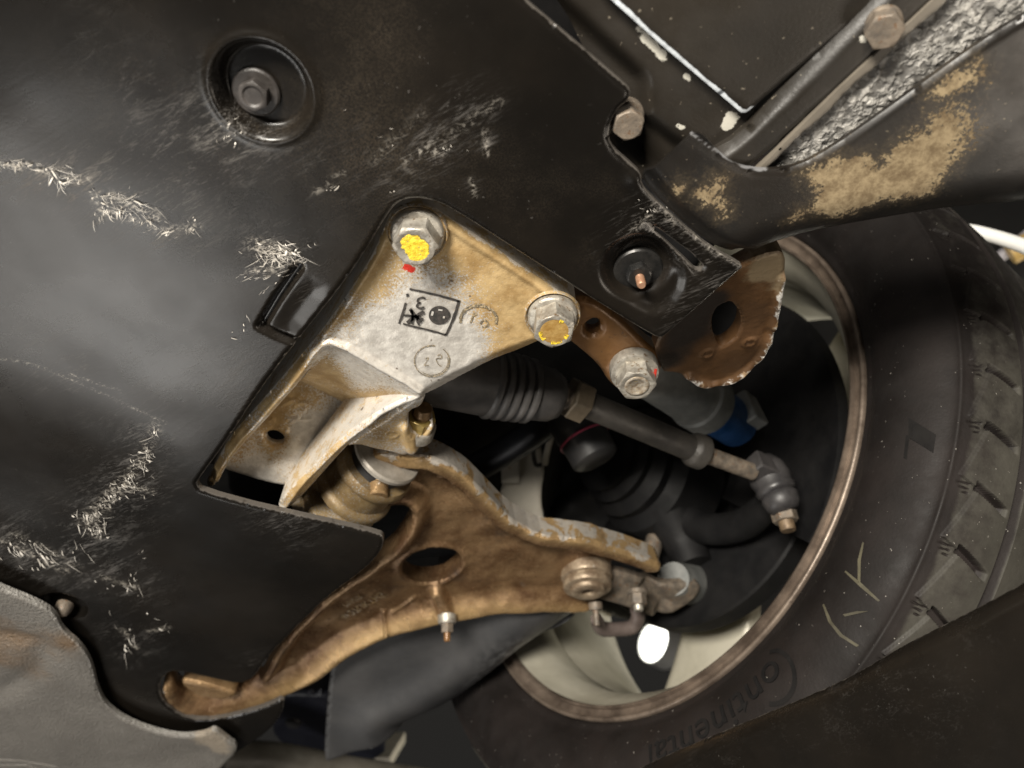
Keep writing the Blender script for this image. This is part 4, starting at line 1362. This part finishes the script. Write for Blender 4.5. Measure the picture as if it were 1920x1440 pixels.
sf = thing('backdrop', 'added black subframe filling the dark behind the cast bracket and boot', 'backdrop', W(800, 800, .5))  # black sheet added to darken the gap behind bracket and boot
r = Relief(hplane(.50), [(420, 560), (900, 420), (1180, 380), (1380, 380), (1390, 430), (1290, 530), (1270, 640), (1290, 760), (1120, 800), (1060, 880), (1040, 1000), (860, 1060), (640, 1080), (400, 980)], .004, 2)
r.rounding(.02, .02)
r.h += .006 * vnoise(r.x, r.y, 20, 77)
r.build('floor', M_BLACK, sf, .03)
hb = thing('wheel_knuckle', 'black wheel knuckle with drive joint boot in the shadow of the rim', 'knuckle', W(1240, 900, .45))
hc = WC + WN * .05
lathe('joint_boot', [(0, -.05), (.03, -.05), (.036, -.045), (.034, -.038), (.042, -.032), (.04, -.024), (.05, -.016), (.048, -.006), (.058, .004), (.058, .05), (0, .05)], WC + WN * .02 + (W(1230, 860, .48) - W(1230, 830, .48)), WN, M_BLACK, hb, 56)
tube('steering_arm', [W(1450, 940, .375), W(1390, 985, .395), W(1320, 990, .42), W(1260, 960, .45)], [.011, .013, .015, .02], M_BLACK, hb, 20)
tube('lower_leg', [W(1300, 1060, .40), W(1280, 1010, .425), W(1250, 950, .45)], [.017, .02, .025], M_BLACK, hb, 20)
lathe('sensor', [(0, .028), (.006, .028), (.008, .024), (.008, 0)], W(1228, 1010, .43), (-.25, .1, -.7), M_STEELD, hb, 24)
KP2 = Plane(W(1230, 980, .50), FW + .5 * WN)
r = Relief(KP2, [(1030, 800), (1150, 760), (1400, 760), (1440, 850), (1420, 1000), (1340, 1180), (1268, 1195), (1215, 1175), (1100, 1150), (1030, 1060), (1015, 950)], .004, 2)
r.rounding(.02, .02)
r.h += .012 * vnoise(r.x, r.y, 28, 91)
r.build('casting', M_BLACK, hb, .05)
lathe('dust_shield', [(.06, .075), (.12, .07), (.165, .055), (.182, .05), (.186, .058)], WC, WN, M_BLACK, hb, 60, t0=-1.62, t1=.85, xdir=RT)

# ================================================================== wheel
WH = thing('wheel', 'dusty black tyre on a dirty bronze-lipped wheel seen from its inner side', 'wheel', WC - np.array((0, 0, .315)))
# tyre: profile (r, a) by arc length
tp = np.array([(.2335, .012), (.2335, .0045), (.2355, .0005), (.2395, -.0010), (.2420, -.0032), (.2480, -.0085), (.258, -.0135), (.268, -.0155), (.278, -.0152), (.288, -.0130), (.2955, -.0098),
               (.2985, -.0092), (.3005, -.0092), (.3015, -.0072), (.3035, -.004), (.3070, .002), (.3105, .0095), (.3135, .0185), (.3155, .030), (.3168, .045), (.3175, .07), (.3178, .1), (.317, .15), (.312, .185), (.30, .2)])
sl = np.r_[0, np.cumsum(np.hypot(*np.diff(tp, axis=0).T))]
sden = np.r_[np.arange(0, sl[11], .0022), np.arange(sl[11], sl[19], .00085), np.arange(sl[19], sl[-1], .0035)]
tpd = catmull(tp, 6)
sld = np.r_[0, np.cumsum(np.hypot(*np.diff(tpd, axis=0).T))]
pr = np.stack([np.interp(sden, sld, tpd[:, 0]), np.interp(sden, sld, tpd[:, 1])], 1)
nt = np.gradient(pr, axis=0)
nn = np.stack([-nt[:, 1], nt[:, 0]], 1) * -1
nn /= np.linalg.norm(nn, axis=1)[:, None]
if nn[len(sden) // 3][1] > 0:
    nn = -nn
xd = RT - WN * RT.dot(WN)
xd /= np.linalg.norm(xd)
yd = np.cross(WN, xd)
if yd.dot(UP) < 0:
    yd = -yd
th = np.radians(np.r_[np.arange(-180, -74, 1.5), np.arange(-74, 14, .11), np.arange(14, 180, 1.5)])
TH, SS = np.meshgrid(th, sden, indexing='ij')
s_blk, s_end = sl[13], np.interp(.0275, tp[8:, 1], sl[8:])
per = math.radians(6.9)
ph = (TH + .35 * (SS - s_blk) / .3) / per
fr = ph - np.floor(ph)
Hh = np.zeros_like(TH)
sb = s_blk + .003 + .0115 * fr                 # slanted inner border of each block
Hh += .0018 * ss((SS - sb) / .0012) * ss((s_end + .05 - SS) / .01)
# lateral slots
sw = (np.abs(fr - .02 - np.round(fr - .02))) * per * .315
Hh -= .0062 * ss((.0029 - sw) / .0006) * ss((SS - s_blk - .0125) / .003) * ss((s_end - .0015 - SS) / .0015)
# little hatch marks
for k in range(3):
    u = fr - (.86 - k * .075) - (SS - s_blk) * 12
    u = np.abs(u - np.round(u)) * per * .31
    Hh -= .0011 * ss((.0007 - u) / .0004) * ss((SS - s_blk - .003 - .0018 * k) / .0006) * ss((s_blk + .0105 + .0004 * k - SS) / .0006)
A_ = np.interp(SS, sden, pr[:, 1])
for ac, hw in ((.0325, .0042), (.078, .005), (.12, .005)):
    Hh -= np.where(SS > s_blk + .02, .007 * ss((hw - np.abs(A_ - ac)) / .0012), 0)
# badge on the sidewall
V = (WC + WN * 0)[None, None] + (pr[None, :, 0:1] + Hh[..., None] * nn[None, :, 0:1]) * (np.cos(TH)[..., None] * xd + np.sin(TH)[..., None] * yd) + (pr[None, :, 1:2] + Hh[..., None] * nn[None, :, 1:2]) * WN
nT, nS = TH.shape
idx = np.arange(nT * nS).reshape(nT, nS)
nx_ = np.roll(idx, -1, 0)
F = np.stack([idx[:, :-1].ravel(), idx[:, 1:].ravel(), nx_[:, 1:].ravel(), nx_[:, :-1].ravel()], 1)
if np.dot(np.cross(V[5, 20] - V[5, 19], V[6, 19] - V[5, 19]), V[5, 19] - WC - WN * .1) < 0:
    F = F[:, ::-1]
dust = ss((SS - s_blk - .002) / .006) * .62 + ss((SS - s_blk - .02) / .02) * .2 + .06
dust = dust * np.where(Hh < -.0004, .04, 1)  # almost none in the grooves, putting their shade into the colour
dust = dust * (ss((np.radians(0) - TH) / .6) * .5 + .5)  # halved on the upper tyre, painting in the shade of the trim
ty = make('tyre', V.reshape(-1, 3), F, M_TYRE, WH, True, {'dust': dust.ravel()}, 55)


def on_tyre(V2, r0, ang0, sgn=1, lift=.0006):
    """wrap flat (x along, y outward) shapes on the sidewall; outward lettering reads clockwise"""
    out = []
    for x, y, z in V2:
        rr = r0 + y
        t = ang0 - sgn * x / (r0 + .01)
        i = np.argmin(np.abs(tp[4:13, 0] - rr)) + 4
        a = np.interp(rr, tp[4:13, 0], tp[4:13, 1])
        out.append(WC + rr * (math.cos(t) * xd + math.sin(t) * yd) + WN * (a - lift - z))
    return np.array(out)


M_LET = simple('raised_tyre_rubber', (.007, .0065, .0065), (.012, .011, .0105), 60, (.75, .85), 0, .1, 300, .0005, None, .12)
TXT0 = math.radians(-63)
V2c, F2c = textmesh('ontinental', .026, .0007, 1.05)
V2c[:, 0] -= V2c[:, 0].min()
V2c[:, 0] = V2c[:, 0] * (.118 / V2c[:, 0].max()) + .009
make('lettering', on_tyre(V2c, .259, TXT0), F2c, M_LET, ty, False)
cc = []
for i in range(26):
    t = math.radians(45 + 200 * i / 25)
    for q in (1.0, .84):
        cc.append((.016 + .017 * q * math.cos(t), .009 + .017 * q * math.sin(t), 0.0008))
make('lettering', on_tyre(cc, .259, TXT0), [(2 * i, 2 * i + 1, 2 * i + 3, 2 * i + 2) for i in range(25)], M_LET, ty, False)


def wp(px, py, lift=.0007):
    d = ray(px, py)
    rr = .27
    a = -.0155
    for _ in range(6):
        pt = d * ((WC + WN * a).dot(WN) / d.dot(WN))
        q = pt - WC - WN * a
        rr = np.linalg.norm(q)
        a = np.interp(rr, tp[4:13, 0], tp[4:13, 1]) - lift
    return pt
def patch(name, pts, mat, parent, lift=.0007, nn_=6):
    a, b, c, d_ = [np.array(q, float) for q in pts]
    V, F = [], []
    for i in range(nn_ + 1):
        for j in range(nn_ + 1):
            u, v = i / nn_, j / nn_
            V.append(wp(*((a * (1 - u) + b * u) * (1 - v) + (d_ * (1 - u) + c * u) * v), lift=lift))
    for i in range(nn_):
        for j in range(nn_):
            k = i * (nn_ + 1) + j
            F.append((k, k + 1, k + nn_ + 2, k + nn_ + 1))
    return make(name, V, F, mat, parent, False)
patch('sidewall_badge', [(1704, 783), (1755, 815), (1750, 849), (1703, 820)], M_LET, ty)
patch('sidewall_badge', [(1699, 815), (1705, 818), (1700, 861), (1694, 858)], M_LET, ty)
# pale straw-like smears
for q in ([(1617, 1016), (1620, 1018), (1614, 1050), (1608, 1050)], [(1608, 1050), (1614, 1050), (1613, 1092), (1608, 1092)], [(1583, 1072), (1586, 1070), (1616, 1094), (1612, 1100)], [(1612, 1100), (1616, 1094), (1650, 1126), (1646, 1128)],
          [(1542, 1134), (1545, 1132), (1560, 1166), (1553, 1166)], [(1553, 1166), (1560, 1166), (1580, 1190), (1574, 1193)], [(1574, 1193), (1580, 1190), (1611, 1210), (1606, 1213)], [(1580, 1152), (1606, 1146), (1628, 1146), (1584, 1156)]):
    patch('straw_smear', q, M_STRAW, ty, .0009)
# rim lip and barrel
lip = lathe('rim_lip', [(.2335, .006), (.2335, .0015), (.2325, .0003), (.2312, .0), (.2302, .0008), (.2290, .0050), (.2242, .0056), (.2232, .0016), (.2216, .0020), (.2205, .008)], WC, WN, M_LIP, WH, 200, xdir=RT, auto=70)
brl = lathe('barrel', [(.2205, .008), (.214, .022), (.206, .034), (.205, .060), (.2065, .064), (.2065, .066), (.205, .070), (.207, .11), (.213, .15), (.222, .175), (.228, .19)], WC, WN, M_SILVER, lip, 160, xdir=RT, auto=60)
for k in range(5):
    t = 2 * math.pi * k / 5 + math.radians(-119)
    rd = math.cos(t) * xd + math.sin(t) * yd
    tg = -math.sin(t) * xd + math.cos(t) * yd
    rails = []
    for (wv_, aa) in ((-1, .165), (-.75, .150), (.75, .150), (1, .165)):
        rails.append([WC + rd * q + tg * wv_ * wd + WN * (aa + dd_) for q, wd, dd_ in ((.04, .040, .0), (.10, .042, .006), (.16, .052, .014), (.215, .070, .022))])
    loft('spoke', rails, 4, M_SILVER, WH, 6)
lathe('hub', [(0, .12), (.06, .12), (.07, .14), (.07, .19), (0, .19)], WC, WN, M_BLACK, WH, 40)
lathe('brake_disc', [(.07, .085), (.138, .085), (.14, .087), (.14, .105), (.07, .105)], WC, WN, M_BLACK, WH, 80)

# ================================================================== black deflector under the arm
DF = thing('air_deflector', 'matte black curved air deflector hanging beneath the control arm', 'deflector', W(800, 1270, .33))
DP = plane3((1085, 1165, .350), (640, 1230, .334), (615, 1425, .300))
d_px = [(1098, 1150), (1082, 1180), (1000, 1222), (930, 1277), (850, 1336), (760, 1376), (680, 1402), (616, 1431), (607, 1424), (612, 1330), (620, 1250), (632, 1200), (700, 1160), (800, 1140), (950, 1130), (1060, 1130)]
r = Relief(DP, d_px, .002, 2)
lo_ = r.px([(1098, 1160), (1000, 1222), (930, 1277), (850, 1336), (760, 1376)], 1, False)
dl = pdist(r.x, r.y, lo_, False)
t = np.clip(1 - dl / .032, 0, 1)
r.h += .022 * (1 - np.sqrt(np.maximum(0, 1 - t * t))) - .006 * np.exp(-((dl - .03) / .02) ** 2)
r.rounding(.002, .0015)
r.h += .0012 * vnoise(r.x, r.y, 22, 41)


def defl_mat():
    m = Mat('matte_black_deflector')
    col = m.mix(m.rng(m.noise(20, 5), .3, .7), (.022, .022, .023), (.04, .039, .039))
    k = m.math('MULTIPLY', m.attr('edge_sheen'), m.rng(m.noise(110, 6, .75), .4, .65))
    col = m.mix(k, col, (.24, .24, .24))
    m.set(col=col, rough=m.rng(m.noise(30, 4), .3, .7, .42, .55), normal=m.bump(m.noise(400, 4), .2, .0008))
    return m.m


r.blob('edge_sheen', [(960, 1240, 40, .9), (920, 1280, 30, .9), (900, 1300, 25, .9), (1000, 1212, 30, .6)])  # soft highlight along the rounded edge, painted in pale grey
r.build('skin', defl_mat(), DF, .003)

# ================================================================== grained grey-brown panel lower left
SP = thing('grained_panel', 'grey-brown grained body panel with a pale rough border along the undertray', 'body panel', W(150, 1330, .283))
r = Relief(hplane(.283), [(-200, 1060), (-40, 1085), (15, 1110), (60, 1128), (100, 1152), (112, 1185), (150, 1215), (170, 1250), (180, 1295), (200, 1330), (250, 1360), (330, 1383), (385, 1378),
                          (400, 1368), (420, 1385), (450, 1405), (415, 1440), (360, 1500), (200, 1560), (-200, 1560)], .0012, 2)
t = np.clip(1 - r.d / .0035, 0, 1)
r.h += .0016 * (1 - np.sqrt(np.maximum(0, 1 - t * t)))
wl = r.px([(-60, 1190), (60, 1200), (85, 1225), (60, 1270), (-60, 1330)], 1, False)
r.h += .0035 * np.exp(-(pdist(r.x, r.y, wl, False) / .010) ** 2)
for ln in ([(-40, 1420), (40, 1424), (100, 1436)], [(-40, 1432), (50, 1433), (80, 1445)]):
    r.h += .0022 * np.exp(-(pdist(r.x, r.y, r.px(ln, 0), False) / .0012) ** 2)
r.h += .0012 * vnoise(r.x, r.y, 26, 51)
r.blob('brown', [(0, 1200, 120, .5), (60, 1260, 90, .25), (120, 1200, 50, .35)])
r.blob('dust', [(395, 1385, 40, 1.0), (420, 1410, 30, .6), (300, 1400, 60, .3)])
r.build('skin', M_SILL, SP, .003)

# ================================================================== black panel lower right
BP = thing('sill_cover', 'matte black scuffed cover with a thick edge across the lower tyre', 'cover', W(1700, 1330, .17))
BPp = plane3((1900, 1110, .172), (1250, 1430, .190), (1900, 1400, .130))
r = Relief(BPp, [(1960, 1060), (1920, 1088), (1800, 1152), (1680, 1212), (1600, 1262), (1520, 1300), (1400, 1350), (1300, 1392), (1200, 1436), (1120, 1480), (1300, 1560), (2100, 1560), (2100, 1100)], .0016, 1)
top = r.px([(1960, 1060), (1920, 1088), (1800, 1152), (1680, 1212), (1600, 1262), (1520, 1300), (1400, 1350), (1300, 1392), (1200, 1436), (1120, 1480)], 1, False)
dt = pdist(r.x, r.y, top, False)
r.h += .003 * ss(1 - dt / .009)
t = np.clip(1 - dt / .003, 0, 1)
r.h += .0025 * (1 - np.sqrt(np.maximum(0, 1 - t * t)))
r.h += .0009 * vnoise(r.x, r.y, 26, 61)
r.attrs['ed'] = dt + .0004
r.blob('scuff', [(1640, 1280, 50, .25), (1580, 1320, 60, .15), (1760, 1340, 80, .12), (1820, 1170, 40, .2), (1470, 1330, 60, .15), (1330, 1400, 60, .15)])
r.build('skin', M_TRAY, BP, .006)

# ================================================================== small background things
bm = thing('dark_beam', 'blue-black steel beam with a round plug below the arm end', 'beam', W(540, 1370, .42))
Q = plane3((500, 1340, .42), (620, 1350, .42), (560, 1420, .41))
r = Relief(Q, [(500, 1300), (640, 1300), (720, 1340), (720, 1440), (600, 1425), (515, 1405)], .003, 1)
r.rounding(.006, .005)
r.build('face', simple('blue_black_steel', (.008, .009, .016), (.016, .017, .026), 30, (.3, .42)), bm, .03)
lathe('plug', [(0, .003), (.008, .003), (.010, 0)], Q.P(550, 1355, -.0), -Q.n, M_DARK, bm, 24)
pp = thing('pale_post', 'pale beige metal post far behind the air deflector', 'post', W(732, 1400, .5))
boxm('post', W(732, 1405, .5), ((1, 0, 0), (0, .8, .6), (0, -.6, .8)), (.012, .075, .008), M_BEIGE, pp)
boxm('post_foot', W(712, 1450, .48), ((1, 0, 0), (0, .8, .6), (0, -.6, .8)), (.018, .02, .010), M_BEIGE, pp)
gb = thing('grey_beam', 'grey-brown floor beam under the tray corner', 'beam', W(560, 1440, .36))
tube('beam', [W(420, 1420, .36), W(520, 1424, .37), W(640, 1446, .38), W(800, 1470, .39)], .018, simple('grey_brown_beam', (.07, .062, .05), (.11, .1, .085), 30), gb, 16)
ws = thing('white_strip', 'bright white curved strip between the trim and the tyre', 'strip', W(1850, 445, .5))
tube('strip', [W(1740, 408, .56), W(1775, 424, .55), W(1840, 437, .54), W(1920, 462, .53), W(2000, 500, .52)], [.0045, .005, .0055, .006, .006], M_WHITE, ws, 12)
gp = thing('grey_pole', 'slanted pale grey pole beyond the tyre with an ochre sleeve', 'pole', W(1870, 490, .8))
tube('pole', [W(1830, 520, .9), W(1880, 478, .9), W(1960, 415, .9)], .008, simple('lilac_grey', (.35, .33, .36), (.42, .4, .43), 10), gp, 12)
tube('sleeve', [W(1893, 476, .88), W(1920, 462, .88), W(1990, 430, .88)], .016, M_OCHRE, gp, 12)
lp = thing('work_light', 'white glowing work light shining through a gap of the wheel', 'lamp', W(1225, 1205, 1.1))
lpp = W(1226, 1204, 1.05)
lathe('diffuser', [(0, .012), (.03, .011), (.044, .006), (.048, -.01)], lpp, -WNh, M_LAMP, lp, 40)
lathe('casing', [(.048, -.012), (.052, .004), (.056, .002), (.056, -.05), (0, -.055)], lpp, -WNh, M_WHITE, lp, 40)
